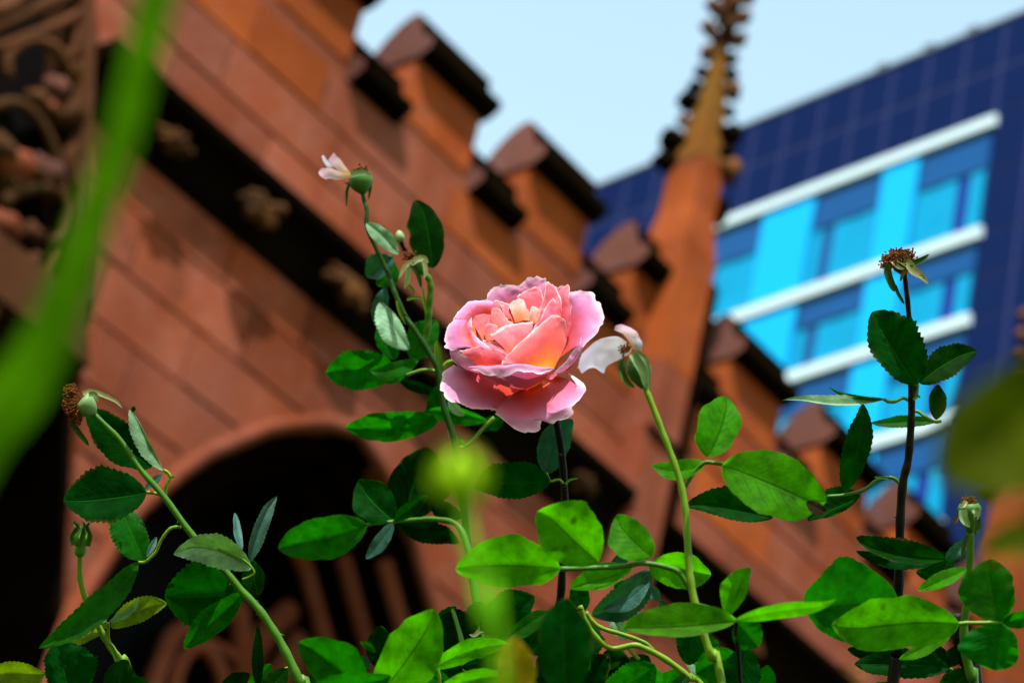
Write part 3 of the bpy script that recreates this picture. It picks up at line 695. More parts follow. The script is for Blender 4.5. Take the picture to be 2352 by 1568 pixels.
# --- the cane with the open rose
ROSE = cane('dark cane carrying the large open pink and coral rose', 1290, 1300)
tubepx(ROSE, 'stem', [(1262,900),(1272,940),(1280,980),(1290,1040),(1297,1140),(1294,1230),(1292,1300),(1286,1380),(1268,1460),(1240,1580)], (8,10), 'stem_dark', 1.505, 1.53, ground=(0.05,1.45), thorns=((1288,1045,-7,-2),(1296,1120,8,-2),(1296,1165,-8,1)))
leaf(ROSE, (1254,1088), (1304,958), 36, 36, 'teal', 1.525, -0.004, 0.05, 0.25, 0.2, serr=0.07)
leaf(ROSE, (1266,1106), (1088,1103), 34, 46, 'dark', 1.50, 0.01, 0.02, -0.4, 0.3)
petiole(ROSE, [(1255,1085),(1260,1098),(1266,1105),(1284,1101),(1294,1110)], 3)
strip(ROSE, 'stipule', [(1298,1112),(1310,1101),(1328,1098)], 4, 'bud', 1.5)
# bloom: each petal a lofted patch through hand-placed sections (local units, z towards the viewer)
QU = 0.3 * 1.5 / FPX
def rp(x, y, z):
    d = 1.5 - z * QU
    X, Y = 940.8 + 0.3 * x, 564.5 + 0.3 * y
    return CAM + F * d + (R * ((X - 1176) / FPX) - U * ((Y - 784) / FPX)) * 1.5
BLOOM = bpy.data.objects.new('bloom', None); col.objects.link(BLOOM); BLOOM.parent = ROSE
BLOOM.location = rp(870, 800, 0) - ROSE.location; BLOOM['label'] = 'large open rose bloom, pink rim and coral yellow heart'
def petal(rows, kind, nu=26, nc=44, ruf=1.0, seed=0):
    rows = [spline(r, nc + 1) for r in rows]
    colz = [spline([r[c] for r in rows], nu + 1) for c in range(nc + 1)]
    mb = MB(); G = []
    for i in range(nu + 1):
        u = i / nu; line = []
        for c in range(nc + 1):
            e = c / nc; nick = max(0.0, noise.noise(Vector((e * 11.0, seed * 4.7, 0)))) * 0.10 + max(0.0, noise.noise(Vector((e * 27.0, seed * 2.7, 3)))) * 0.05
            q_ = i * (1 - nick * u ** 5); i_ = min(int(q_), nu - 1); f_ = q_ - i_
            x, y, z = (a_ + (b_ - a_) * f_ for a_, b_ in zip(colz[c][i_], colz[c][i_ + 1]))
            nn = Vector((x*0.012, y*0.012, seed*3.1))
            amp = ruf * (4 + 16 * u * u)
            o_ = noise.noise_vector(nn * 0.8) * amp + noise.noise_vector(nn * 2.6) * (amp * 0.22)
            line.append(mb.vert(rp(x + o_.x, y + o_.y, z + o_.z * 1.3), (e, u)))
        G.append(line)
    for A, B_ in zip(G, G[1:]):
        for c in range(nc): mb.face((A[c], A[c+1], B_[c+1], B_[c]))
    return mb.build('petal', PM[kind], BLOOM, True, origin=rp(*colz[nc//2][0]))
PET = [
 ('out', [[(760,560,-250),(790,550,-270),(810,550,-280),(830,550,-290),(850,550,-290)],[(620,470,-200),(680,430,-280),(740,400,-320),(800,395,-340),(860,400,-340)],[(578,410,-150),(600,350,-230),(645,310,-280),(700,284,-320),(780,288,-345),(860,296,-350),(900,310,-340)]]),
 ('out', [[(870,540,-300),(900,540,-300),(930,540,-300),(960,540,-300)],[(850,380,-370),(910,350,-395),(970,345,-400),(1040,370,-380)],[(835,300,-380),(870,262,-405),(905,240,-415),(940,232,-425),(975,214,-430),(1010,222,-430),(1040,238,-425),(1052,295,-395)]]),
 ('in', [[(980,600,-250),(1010,640,-230),(1050,700,-200),(1090,780,-150),(1110,860,-80)],[(1060,420,-320),(1120,400,-300),(1185,430,-250),(1205,560,-180),(1212,690,-90)],[(1095,305,-330),(1150,295,-335),(1195,292,-340),(1226,290,-338),(1236,350,-300),(1238,460,-210),(1234,580,-130)]]),
 ('out', [[(1130,700,-260),(1140,720,-240),(1150,750,-210),(1150,800,-170),(1130,870,-100)],[(1215,500,-300),(1250,480,-270),(1300,510,-190),(1320,580,-120),(1310,680,-30),(1270,770,20)],[(1222,350,-340),(1260,332,-335),(1300,326,-320),(1350,348,-290),(1405,352,-255),(1455,400,-205),(1482,455,-160),(1492,535,-100),(1475,600,-50),(1430,670,-10),(1330,778,40)]]),
 ('out', [[(1250,920,-60),(1200,950,-40),(1150,980,-20),(1100,1010,0)],[(1330,770,-20),(1290,850,50),(1220,920,110),(1130,985,150)],[(1312,690,10),(1270,770,80),(1225,840,130),(1170,900,190),(1100,978,240)]]),
 ('gold', [[(880,940,330),(930,935,310),(980,930,290),(1030,930,270),(1070,935,250),(1100,942,235)],[(800,900,365),(880,830,315),(980,750,225),(1080,670,125),(1150,660,85),(1190,760,120)],[(683,910,385),(700,870,365),(770,812,325),(880,705,230),(980,620,145),(1050,560,80),(1090,530,45),(1135,524,30),(1175,550,35),(1198,600,55),(1205,700,100)]]),
 ('in', [[(760,830,240),(800,805,230),(850,775,215),(900,745,190),(940,720,170)],[(690,745,165),(760,720,145),(830,690,122),(890,660,100),(940,648,90)],[(625,682,120),(660,660,105),(700,628,75),(760,603,42),(850,582,5),(945,570,-18)]]),
 ('in', [[(600,790,120),(640,750,80),(690,710,30),(740,660,-10)],[(500,620,0),(550,590,-30),(600,575,-60),(660,565,-90)],[(455,522,-40),(480,500,-70),(510,492,-95),(560,478,-125),(600,482,-140),(634,492,-150)]]),
 ('in', [[(630,640,0),(650,655,20),(680,670,40),(710,680,50)],[(620,550,-55),(660,560,-48),(705,590,-20),(745,620,10)],[(626,480,-120),(655,475,-118),(690,490,-108),(740,540,-68),(770,570,-45),(792,597,-28)]]),
 ('in', [[(590,730,110),(620,725,110),(650,720,110),(680,715,110)],[(574,650,60),(610,650,50),(650,660,50),(690,670,60)],[(578,606,30),(600,596,20),(630,602,10),(660,612,10),(702,634,20)]]),
 ('out', [[(510,850,190),(530,860,210),(560,870,230),(600,880,250)],[(440,640,60),(480,720,120),(530,775,170),(590,805,210)],[(466,540,0),(478,600,45),(495,650,80),(540,722,140),(575,752,165),(612,778,190)]]),
 ('in', [[(880,560,-180),(900,560,-190),(930,560,-190),(950,560,-190),(970,560,-180)],[(845,460,-250),(890,420,-270),(940,410,-280),(980,420,-270),(1000,470,-245)],[(815,388,-280),(840,350,-300),(870,328,-318),(920,305,-335),(955,298,-340),(1000,330,-325),(1023,395,-295)]]),
 ('in', [[(990,640,-60),(1010,620,-80),(1040,600,-100),(1070,600,-100),(1100,620,-90),(1120,660,-60)],[(1005,560,-130),(1035,480,-190),(1070,410,-230),(1110,420,-230),(1140,480,-200),(1155,570,-150)],[(996,505,-175),(1010,440,-225),(1030,340,-285),(1045,272,-312),(1075,276,-315),(1105,295,-310),(1140,340,-285),(1162,390,-255),(1172,490,-195)]]),
 ('in', [[(960,710,60),(1010,690,40),(1050,680,30),(1080,670,20),(1110,660,10)],[(955,675,20),(1020,600,-30),(1070,535,-75),(1105,515,-85),(1130,540,-75)],[(945,650,0),(970,600,-35),(1000,560,-60),(1060,445,-128),(1075,418,-142),(1102,402,-150),(1128,425,-142)]]),
 ('cream', [[(810,590,-50),(840,580,-50),(870,570,-50),(890,570,-50),(915,575,-50)],[(785,520,-90),(820,480,-115),(855,470,-125),(885,500,-112),(915,545,-88)],[(766,468,-125),(772,430,-160),(790,405,-175),(835,390,-188),(870,415,-178),(895,450,-155),(917,505,-128)]]),
 ('cream', [[(925,600,-40),(945,595,-40),(965,590,-40),(985,585,-40)],[(918,570,-80),(940,520,-105),(965,515,-110),(990,545,-95)],[(912,560,-88),(922,500,-122),(945,462,-148),(970,468,-145),(990,490,-135),(996,530,-112)]]),
 ('in', [[(720,560,-90),(740,550,-95),(760,545,-100),(790,545,-100)],[(670,480,-145),(700,465,-158),(735,475,-150),(775,500,-130)],[(640,415,-178),(665,406,-190),(690,415,-195),(725,418,-196),(778,446,-176)]]),
 ('in', [[(735,570,-60),(760,560,-65),(785,560,-70)],[(715,500,-105),(745,500,-110),(770,520,-100)],[(694,436,-160),(720,450,-150),(750,500,-115),(770,520,-105)]]),
 ('out', [[(520,640,-40),(540,620,-60),(560,600,-80),(590,580,-90),(620,560,-105),(650,550,-110)],[(405,610,20),(420,555,-5),(455,505,-40),(505,460,-80),(570,445,-110),(632,455,-140)],[(335,590,-50),(338,560,-60),(375,505,-95),(400,470,-115),(450,428,-145),(520,410,-170),(580,404,-185),(634,420,-188)]]),
 ('out', [[(480,570,-30),(500,630,20),(512,690,70),(522,730,110),(528,760,150),(532,778,190)],[(430,560,10),(390,630,80),(385,690,130),(400,740,175),(430,765,205),(485,778,215)],[(345,560,-40),(300,610,0),(280,650,30),(262,715,80),(272,755,105),(282,785,130),(330,798,170),(370,790,190),(402,782,205)]]),
 ('in', [[(570,935,335),(610,932,345),(640,928,352),(670,922,362),(700,912,372)],[(425,835,262),(520,830,292),(610,840,322),(680,852,352),(725,872,372)],[(385,792,232),(440,785,242),(500,774,252),(560,776,280),(620,786,292),(690,802,322),(757,832,352)]]),
 ('out', [[(450,950,100),(500,970,130),(560,985,170),(620,995,200)],[(330,860,140),(390,910,190),(470,950,240),(560,970,290)],[(318,775,120),(360,785,170),(410,812,215),(490,880,280),(590,940,340)]]),
 ('out', [[(820,1100,-100),(850,1105,-90),(880,1110,-80),(910,1105,-80),(950,1095,-80),(1000,1070,-100)],[(610,1010,230),(700,1055,240),(800,1075,250),(900,1065,240),(980,1025,220),(1065,975,210)],[(468,928,370),(570,916,405),(700,910,435),(850,906,450),(980,916,430),(1092,942,385)],[(470,944,405),(540,952,440),(600,980,475),(660,984,488),(720,993,492),(860,975,490),(920,968,480),(1000,974,462),(1092,950,400)]]),
 ('out', [[(850,1080,-150),(860,1085,-150),(860,1090,-150),(850,1095,-150),(840,1100,-150)],[(560,960,20),(560,1000,60),(600,1070,90),(660,1140,90),(720,1180,60)],[(410,925,60),(350,1010,130),(395,1110,180),(500,1185,180),(620,1225,130)],[(332,912,40),(270,970,90),(258,1000,110),(226,1090,170),(245,1125,195),(285,1172,225),(380,1192,240),(440,1218,245),(470,1230,240),(560,1246,210),(660,1250,170)]]),
 ('out', [[(980,1010,-100),(1000,1020,-100),(1020,1020,-100),(1050,1010,-100),(1070,995,-100)],[(790,1140,90),(880,1180,140),(960,1180,170),(1080,1115,160),(1190,1010,70)],[(690,1230,170),(790,1310,235),(940,1310,275),(1030,1270,275),(1120,1240,275),(1280,1060,170)],[(660,1285,185),(720,1335,215),(790,1380,255),(860,1412,272),(910,1418,280),(965,1405,285),(1012,1375,288),(1022,1300,275),(1050,1330,285),(1090,1360,292),(1130,1367,298),(1180,1345,295),(1262,1272,288),(1250,1235,278),(1262,1190,262),(1310,1150,230),(1352,1092,188),(1310,1030,140),(1200,962,70)]]),
]
PET += [
 ('in', [[(600,900,300),(700,885,330),(800,865,320)],[(575,825,180),(680,805,205),(790,795,215)],[(560,720,85),(660,730,100),(770,745,135)]]),
 ('bowl', [[(470,900,150),(540,930,220),(620,930,260)],[(440,820,110),(540,840,180),(640,840,220)],[(430,740,60),(530,740,110),(640,750,120)]]),
 ('in', [[(840,1060,-190),(880,1070,-190),(930,1070,-190),(980,1060,-190)],[(640,1120,-10),(740,1170,20),(840,1180,30),(960,1130,40)],[(560,1225,60),(660,1262,80),(740,1270,110),(860,1260,130),(960,1180,120)]]),
 ('out', [[(520,960,-120),(560,990,-110),(620,1010,-100)],[(370,830,20),(420,910,60),(520,970,90)],[(300,790,90),(340,880,120),(440,950,170),(570,975,210)]]),
 ('out', [[(1000,1000,-140),(1060,990,-140),(1120,960,-150),(1150,900,-160)],[(1080,1020,20),(1160,980,10),(1230,920,-20),(1260,840,-50)],[(1110,1000,100),(1190,955,70),(1265,890,30),(1320,800,-10)]]),
 ('in', [[(540,700,-90),(600,640,-120),(680,590,-150)],[(440,690,20),(480,600,-40),(560,540,-90)],[(420,620,10),(440,550,-30),(500,500,-80),(580,470,-120)]]),
 ('cream', [[(860,620,-60),(880,615,-60),(900,610,-60)],[(850,560,-100),(875,540,-110),(905,560,-100)],[(842,510,-130),(858,480,-145),(885,476,-150),(905,500,-135)]]),
 ('in', [[(780,600,-60),(810,590,-70),(840,580,-80)],[(755,540,-100),(790,500,-125),(830,470,-145)],[(738,500,-120),(760,462,-150),(800,430,-170),(845,415,-180)]]),
 ('in', [[(960,610,-80),(990,620,-80),(1020,640,-70)],[(985,560,-120),(1015,550,-130),(1050,570,-120)],[(990,500,-160),(1010,470,-175),(1040,468,-175),(1065,500,-150)]]),
]
for i, (k, rows) in enumerate(PET): petal(rows, k, seed=i + 1)
for k in range(6):    # the bowl of petals behind, each overlapping the next
    a0 = k * math.pi / 3 - 0.15; a1 = a0 + math.pi / 3 + 0.35; rim = []; mid_ = []; bs = []
    for q in range(6):
        a = a0 + (a1 - a0) * q / 5; bump_ = 1 - 0.08 * abs(q - 2.5)
        x, y = 850 + 400 * bump_ * math.cos(a), 650 + 238 * bump_ * math.sin(a)
        z = 1.33 * (y - 600) * 0.8 - 120 - 10 * (k % 2)
        rim.append((x, y, z)); bs.append((900 + 40 * math.cos(a), 960 + 30 * math.sin(a), -280))
        mid_.append((870 + 400 * math.cos(a), 800 + 215 * math.sin(a), 1.2 * 215 * math.sin(a) * 0.7 - 210))

def pxpetal(parent, rows, kind, d, seed=0, nc=14, nu=14, ruf=1.0):
    rows = [spline(r, nc + 1) for r in rows]; cz = [spline([r[c] for r in rows], nu + 1) for c in range(nc + 1)]
    mb = MB(); G_ = []
    for i in range(nu + 1):
        l_ = []
        for c in range(nc + 1):
            x, y, z = cz[c][i]; o_ = noise.noise_vector(Vector((x*0.05, y*0.05, seed*2.3))) * ruf * (1 + 3*i/nu)
            l_.append(mb.vert(at(x + o_.x, y + o_.y, d - (z + o_.z) * d / FPX), (c/nc, i/nu)))
        G_.append(l_)
    for A_, B2 in zip(G_, G_[1:]):
        for c in range(nc): mb.face((A_[c], A_[c+1], B2[c+1], B2[c]))
    return mb.build('petal', PM[kind], parent, True, origin=at(rows[0][0][0], rows[0][0][1], d))
# --- left cane with the spent brown head
A = cane('long green cane at lower left leaning from a spent brown stamen head', 377, 1141)
tubepx(A, 'stem', [(212,940),(223,957),(276,1010),(322,1077),(377,1141),(442,1229),(506,1298),(552,1353),(594,1398),(632,1454),(662,1509),(690,1570),(720,1640)], (5,12), 'stem_green', 1.5, 1.47, ground=(-0.28,1.35), thorns=((634,1455,20,2),(262,992,5,-5),(300,1038,5,-4),(415,1193,-9,7),(470,1262,11,-3),(535,1335,-10,8),(600,1404,-12,7),(350,1108,8,-5)))
lathe(A, 'hip', (219,951), (-0.72,-0.62,0.15), [(0,6),(6,13),(14,20),(26,26),(36,27),(44,25),(46,16)], 'hip_mid', 1.498)
stamens(A, (182,924), (-0.92,0.15), 52, 40, 1.497, 330, 3)
strip(A, 'sepal', [(190,903),(205,898),(226,902),(250,912),(268,922),(281,937)], 8, 'sepal_cream', 1.49, 0.5)
strip(A, 'sepal', [(172,948),(166,968),(180,992),(196,1012),(204,1024)], 10, 'sepal_green', 1.5, 0.5)
strip(A, 'sepal', [(204,905),(218,906),(226,922)], 9, 'hip_pale', 1.488, 0.4)
leaf(A, (348,1074), (202,938), 46, 42, 'black', 1.525, 0.0, 0.03, 0.35, 0.3, serr=0.09)
leaf(A, (376,1080), (304,936), 27, 3, 'pale', 1.497, 0.0, 0.02, 0.3, 0.4)
leaf(A, (305,946), (308,932), 5, 5, 'dark', 1.497, name='leaf_tip')
leaf(A, (337,1131), (146,1152), 52, 66, 'black', 1.485, -0.01, 0.02, 0.5, 0.35)
leaf(A, (331,1287), (274,1158), 46, 33, 'mid', 1.51, 0.01, 0.0, 0.75, 0.5)
leaf(A, (372,1086), (330,1122), 8, 8, 'teal', 1.515, 0, 0.05, 0.6)
leaf(A, (318,1291), (90,1488), 26, 33, 'mid', 1.49, -0.02, 0.08, 0.5, 0.4)
leaf(A, (337,1279), (360,1232), 7, 7, 'teal', 1.505, 0.01, 0, 0.3)
petiole(A, [(416,1210),(402,1210),(388,1216),(370,1240),(357,1268),(334,1289),(318,1291)], 4)
petiole(A, [(380,1137),(382,1114),(391,1097),(386,1086),(376,1079)], 4)
petiole(A, [(380,1138),(360,1133),(337,1130)], 4)
strip(A, 'stipule', [(390,1099),(396,1096),(402,1097)], 4, 'bud', 1.49)
leaf(A, (578,1304), (402,1257), 36, 34, 'pale', 1.478, 0.0, -0.10, -0.3, 0.35)
petiole(A, [(556,1330),(575,1322),(584,1312),(566,1290),(535,1272),(500,1258)], 2.5, 'stem_yellow', 1.474)
leaf(A, (574,1290), (631,1137), 15, 17, 'teal', 1.49, 0.02, 0.03, 0.8, 0.6)
leaf(A, (556,1262), (541,1176), 9, 8, 'teal', 1.5, 0.02, 0.03, 0.8, 0.4)
leaf(A, (562,1356), (378,1367), 72, 72, 'dark', 1.515, -0.01, 0.02, -0.45, 0.35)
leaf(A, (558,1362), (418,1484), 24, 34, 'mid', 1.495, -0.01, 0.04, -0.4, 0.4)
leaf(A, (592,1369), (576,1285), 26, 22, 'dark', 1.5, 0.0, 0.0, 0.6, 0.3)
leaf(A, (594,1590), (596,1430), 12, 12, 'black', 1.5, 0, 0.02, 0.6, 0.5)
strip(A, 'stipule', [(598,1408),(594,1392),(590,1376)], 7, 'bud', 1.48)
leaf(A, (492,1625), (568,1540), 26, 24, 'black', 1.5, 0, 0, 0.4)
leaf(A, (660,1534), (602,1604), 26, 24, 'dark', 1.49, 0, 0, 0.4)
leaf(A, (575,1590), (620,1522), 20, 20, 'mid', 1.52, 0, 0, 0.4)
petiole(A, [(672,1530),(656,1534),(636,1546),(614,1568)], 3)

# --- closed bud stem
Bd = cane('slim stem topped by a single closed green bud at lower left', 184, 1280)
tubepx(Bd, 'stem', [(184,1262),(183,1290),(185,1335),(203,1390),(235,1454),(258,1491),(276,1518),(310,1600)], (5.5,9), 'stem_yellow', 1.5, 1.5, ground=(-0.42,1.4))
lathe(Bd, 'receptacle', (184,1278), (0.02,-1), [(0,7),(6,13),(14,15),(22,12),(26,13)], 'bud', 1.5)
lathe(Bd, 'bud', (185,1254), (0.06,-1), [(0,12),(6,20),(15,24),(26,22),(36,15),(44,8),(48,3)], 'bud', 1.5)
for p in ([(168,1252),(166,1232),(178,1212),(172,1202),(174,1196)],[(186,1258),(190,1232),(194,1212),(190,1196)],[(202,1254),(206,1232),(200,1212),(208,1198)]): strip(Bd, 'sepal', p, 9, 'hip', 1.488, 0.7)
leaf(Bd, (247,1428), (132,1476), 26, 32, 'olive', 1.505, 0, -0.02, 0.3, 0.3)
leaf(Bd, (254,1440), (383,1384), 30, 22, 'olive', 1.495, 0, 0.05, 0.2, 0.3)
leaf(Bd, (250,1428), (322,1378), 9, 8, 'pale', 1.485, 0, -0.08, 0.5)
leaf(Bd, (246,1424), (182,1423), 6, 10, 'teal', 1.49, 0, 0.06, 0.5)
leaf(Bd, (165,1608), (128,1474), 40, 72, 'dark', 1.49, 0, 0, 0.4)
leaf(Bd, (268,1604), (282,1512), 34, 34, 'dark', 1.49, 0, 0, 0.35)
leaf(Bd, (350,1640), (310,1548), 26, 26, 'dark', 1.5, 0, 0, 0.35)
leaf(Bd, (-50,1556), (105,1552), 24, 34, 'olive', 1.47, 0, 0.05, 0.3)
petiole(Bd, [(262,1496),(250,1470),(248,1445),(248,1428)], 4)
strip(Bd, 'stipule', [(270,1520),(258,1490),(246,1476)], 8, 'bud', 1.488)

# --- tall shoot left of the rose
C = cane('tall shoot left of the rose with two faded flower heads and dense leaves', 900, 655, 1.72)
dC = 1.72
tubepx(C, 'stem', [(832,440),(836,460),(843,483),(843,521),(866,574),(889,622),(901,656),(911,683),(930,726),(947,750),(980,800),(1006,850),(1018,930),(1040,1000),(1056,1090),(1075,1250),(1096,1400),(1110,1520)], (4.5,9), 'stem_deep', dC, 1.66, ground=(-0.1,1.6))
lathe(C, 'hip', (834,444), (-0.18,-1), [(-2,6),(6,16),(16,25),(28,28),(38,26),(46,23),(49,14)], 'hip', dC)
strip(C, 'hip_lit_rim', [(806,402),(820,397),(838,396),(853,404)], 10, 'hip_pale', dC-0.03, 0.3)  # pale strip paints the lit top edge of the hip
stamens(C, (828,394), (-0.15,-1), 20, 16, dC, 50, 5)
pxpetal(C, [[(808,396,0),(807,402,2),(806,408,3)],[(784,394,0),(780,404,4),(784,412,5)],[(756,386,-6),(752,400,0),(762,412,6)],[(738,384,-10),(731,394,-6),(736,404,0),(748,412,6)]], 'fade', dC-0.01, 1)
pxpetal(C, [[(806,398,0),(804,402,0),(802,406,0)],[(792,380,-6),(786,386,-2),(780,394,0)],[(778,364,-10),(770,370,-6),(764,380,-2)],[(768,352,-14),(760,358,-10),(754,368,-6)]], 'fade', dC, 2)
pxpetal(C, [[(770,384,0),(766,388,0),(762,394,0)],[(758,374,-4),(754,380,0),(752,386,2)],[(742,358,-8),(738,362,-6),(740,370,-2)]], 'white', dC, 3)
strip(C, 'sepal', [(802,424),(797,440),(795,475)], 5, 'sepal_green', dC)
strip(C, 'sepal', [(852,410),(850,435),(846,460)], 5, 'sepal_green', dC)
strip(C, 'sepal', [(806,418),(798,422),(790,420)], 4, 'sepal_brown', dC)
leaf(C, (841,512), (913,586), 17, 19, 'pale', dC-0.02, 0, 0.06, -0.3)
leaf(C, (995,616), (965,457), 46, 36, 'black', dC+0.03, 0.02, -0.02, 0.2, 0.25, serr=0.02)
leaf(C, (904,590), (845,640), 20, 34, 'teal', dC+0.02, 0.01, 0, 0.3)
leaf(C, (905,600), (868,657), 32, 16, 'mid', dC+0.03, 0, 0, 0.4)
lathe(C, 'bud', (921,556), (-0.2,-1), [(0,7),(6,11),(16,10),(24,6),(27,2)], 'hip_pale', dC+0.04)
tubepx(C, 'twig', [(920,553),(930,575),(945,598)], (5,6), 'stem_dark', dC+0.04)
stamens(C, (940,592), (-0.3,-0.8), 18, 16, dC, 50, 9)
lathe(C, 'hip', (965,628), (-0.3,-1), [(0,6),(10,14),(22,19),(32,18),(36,10)], 'hip', dC-0.01)
for p, q, mt in (([(944,606),(960,594),(975,593),(984,604)],10,'sepal_cream'),([(946,600),(930,612),(916,640)],8,'sepal_cream'),([(972,594),(978,620),(974,640)],8,'sepal_cream'),([(938,612),(936,640),(929,664)],9,'hip_pale'),([(944,604),(960,630),(968,662)],9,'sepal_green')):
    strip(C, 'sepal', p, q, mt, dC-0.03, 0.5)
tubepx(C, 'twig', [(968,622),(985,640),(989,665),(985,707),(983,745),(975,790)], (7,9), 'stem_green', dC-0.01)
for p in ([(934,688),(950,683),(969,684)],[(936,655),(945,662),(953,674)],[(912,690),(918,715),(932,745)],[(980,720),(974,690),(970,660)]): strip(C, 'stipule', p, 5, 'stem_yellow', dC-0.03, 0.5, 0.6)
leaf(C, (940,804), (876,690), 36, 16, 'pale', dC-0.02, 0, 0.03, 0.5, 0.3)
leaf(C, (908,826), (866,752), 20, 26, 'mid', dC, 0, 0, 0.3)
leaf(C, (868,752), (888,660), 22, 12, 'teal', dC+0.02, 0, 0, 0.3)
leaf(C, (946,828), (998,733), 34, 32, 'mid', dC-0.01, 0.01, 0.03, 0.2)
leaf(C, (912,856), (748,852), 44, 48, 'mid', dC-0.01, 0.0, -0.02, -0.3)
leaf(C, (962,826), (852,858), 20, 15, 'mid', dC-0.03, 0, 0.05, 0.4)
leaf(C, (932,860), (890,882), 7, 8, 'mid', dC, 0, 0, 0.3)
leaf(C, (915,872), (1010,905), 10, 14, 'black', dC+0.03, 0, 0, 0.3)
petiole(C, [(930,862),(970,850),(1000,852),(1014,858)], 4, 'stem_yellow', dC)
for p in ([(1010,858),(1004,820),(1000,786)],[(1014,850),(1010,810),(1003,782)],[(1012,850),(996,826),(985,815)]): strip(C, 'stipule', p, 7, 'stem_yellow', dC-0.02, 0.6, 0.7)
tubepx(C, 'twig', [(1014,846),(1030,832),(1052,828),(1075,832)], (5,5), 'stem_yellow', dC)
leaf(C, (1006,968), (794,984), 30, 42, 'mid', dC, 0, 0.04, -0.5, 0.4, serr=0.02)
leaf(C, (1002,962), (860,990), 30, 10, 'dark', dC+0.02, 0, -0.04, 0.3, 0.3)
leaf(C, (970,946), (1118,972), 10, 26, 'mid', dC, 0, 0.1, 0.4)
leaf(C, (988,966), (1030,872), 26, 24, 'dark', dC+0.01, 0, 0, 0.3)
leaf(C, (1030,920), (1066,955), 9, 12, 'pale', dC-0.01, 0, 0, 0.3)
leaf(C, (1050,1030), (1032,986), 7, 9, 'pale', dC-0.03, 0, 0, 0.3)
petiole(C, [(1056,1030),(1080,1018),(1108,985),(1135,958)], 4, 'stem_yellow', dC)
leaf(C, (1108,985), (1160,956), 16, 16, 'dark', dC+0.02, 0, 0, 0.4)
leaf(C, (1070,1025), (1045,1000), 5, 5, 'bright', dC-0.02)

# --- shaded cluster in front of the window arch
Dn = cane('shoot with shaded broad leaves before the dark window arch', 1000, 1192, 1.7)
dD = 1.68
tubepx(Dn, 'stem', [(905,1197),(950,1194),(1000,1192),(1050,1205),(1075,1260),(1090,1350),(1100,1450),(1112,1580)], (5,10), 'stem_green', dD, 1.62, ground=(-0.05,1.7))
petiole(Dn, [(842,1205),(870,1200),(905,1197)], 4, 'stem_yellow', dD)
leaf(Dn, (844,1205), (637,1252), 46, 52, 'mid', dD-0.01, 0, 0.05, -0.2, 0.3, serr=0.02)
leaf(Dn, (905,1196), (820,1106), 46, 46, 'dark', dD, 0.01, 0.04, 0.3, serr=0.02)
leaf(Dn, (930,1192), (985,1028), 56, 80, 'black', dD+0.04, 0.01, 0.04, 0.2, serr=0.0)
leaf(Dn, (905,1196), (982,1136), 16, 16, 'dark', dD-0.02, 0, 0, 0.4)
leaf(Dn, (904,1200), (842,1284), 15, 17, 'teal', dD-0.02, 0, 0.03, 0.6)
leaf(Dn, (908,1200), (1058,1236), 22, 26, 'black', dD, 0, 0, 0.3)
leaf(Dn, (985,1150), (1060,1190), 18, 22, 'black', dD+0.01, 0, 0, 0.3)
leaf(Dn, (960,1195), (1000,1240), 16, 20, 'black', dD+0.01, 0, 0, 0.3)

# --- the faded white flower and its bright spray of leaves
G = cane('yellow-green stem with a withered white flower and bright sunlit leaves', 1574, 1170, 1.34)
dG = 1.36
tubepx(G, 'stem', [(1478,880),(1490,910),(1517,980),(1540,1040),(1563,1109),(1574,1169),(1579,1238),(1583,1307),(1593,1371),(1613,1445),(1636,1514),(1662,1590)], (7,10), 'stem_yellow', dG, 1.33, ground=(0.25,1.15), thorns=((1528,1008,9,-1),(1556,1085,-9,3),(1577,1215,10,2),(1588,1345,-11,4),(1622,1475,11,-2)))
lathe(G, 'hip', (1480,888), (-0.32,-1), [(-4,7),(8,16),(24,25),(42,29),(56,27),(68,19),(74,9)], 'hip', dG)
strip(G, 'sepal', [(1452,812),(1466,832),(1478,856),(1482,888)], 15, 'hip_pale', dG-0.012, 0.5, 0.5)
strip(G, 'sepal', [(1462,808),(1484,826),(1490,862),(1492,900)], 8, 'hip_pale', dG-0.005, 0.5)
strip(G, 'sepal', [(1432,826),(1428,850),(1440,876),(1456,890)], 11, 'hip', dG-0.006, 0.6, 0.5)
pxpetal(G, [[(1452,798,0),(1450,806,3),(1446,814,5)],[(1412,776,-12),(1412,802,0),(1420,826,10)],[(1366,784,-22),(1376,808,-6),(1392,842,10)],[(1338,812,-26),(1330,832,-10),(1336,858,4),(1362,846,10),(1385,858,16)]], 'white', dG-0.015, 1, 18)
pxpetal(G, [[(1450,794,-6),(1448,800,-4),(1446,808,-2)],[(1418,772,-24),(1408,788,-16),(1404,806,-6)],[(1384,776,-36),(1366,796,-26),(1352,822,-14)],[(1366,788,-42),(1344,812,-36),(1326,846,-22)]], 'white', dG, 2)
pxpetal(G, [[(1470,800,0),(1462,802,2),(1454,802,3)],[(1472,784,-6),(1456,784,0),(1442,780,0)],[(1462,764,-12),(1444,764,-6),(1424,764,-6)],[(1448,750,-18),(1430,744,-16),(1412,748,-14),(1408,758,-12)]], 'fade', dG-0.005, 3)
pxpetal(G, [[(1474,806,4),(1466,806,6),(1458,804,6)],[(1476,790,2),(1464,786,6),(1454,784,4)],[(1470,778,0),(1460,772,2),(1450,770,0)]], 'white', dG-0.01, 4)
stamens(G, (1440,806), (-0.6,-0.7), 16, 22, dG-0.02, 40, 11)
petiole(G, [(1573,1118),(1584,1100),(1598,1080),(1618,1062),(1640,1063),(1662,1066)], 5, 'stem_green', dG)
leaf(G, (1624,1050), (1672,911), 58, 42, 'bright', dG-0.02, 0.02, -0.06, 0.3, serr=0.02)
leaf(G, (1658,1068), (1890,1170), 78, 70, 'bright', dG-0.04, -0.02, 0.02, -0.2, 0.25, serr=0.03)
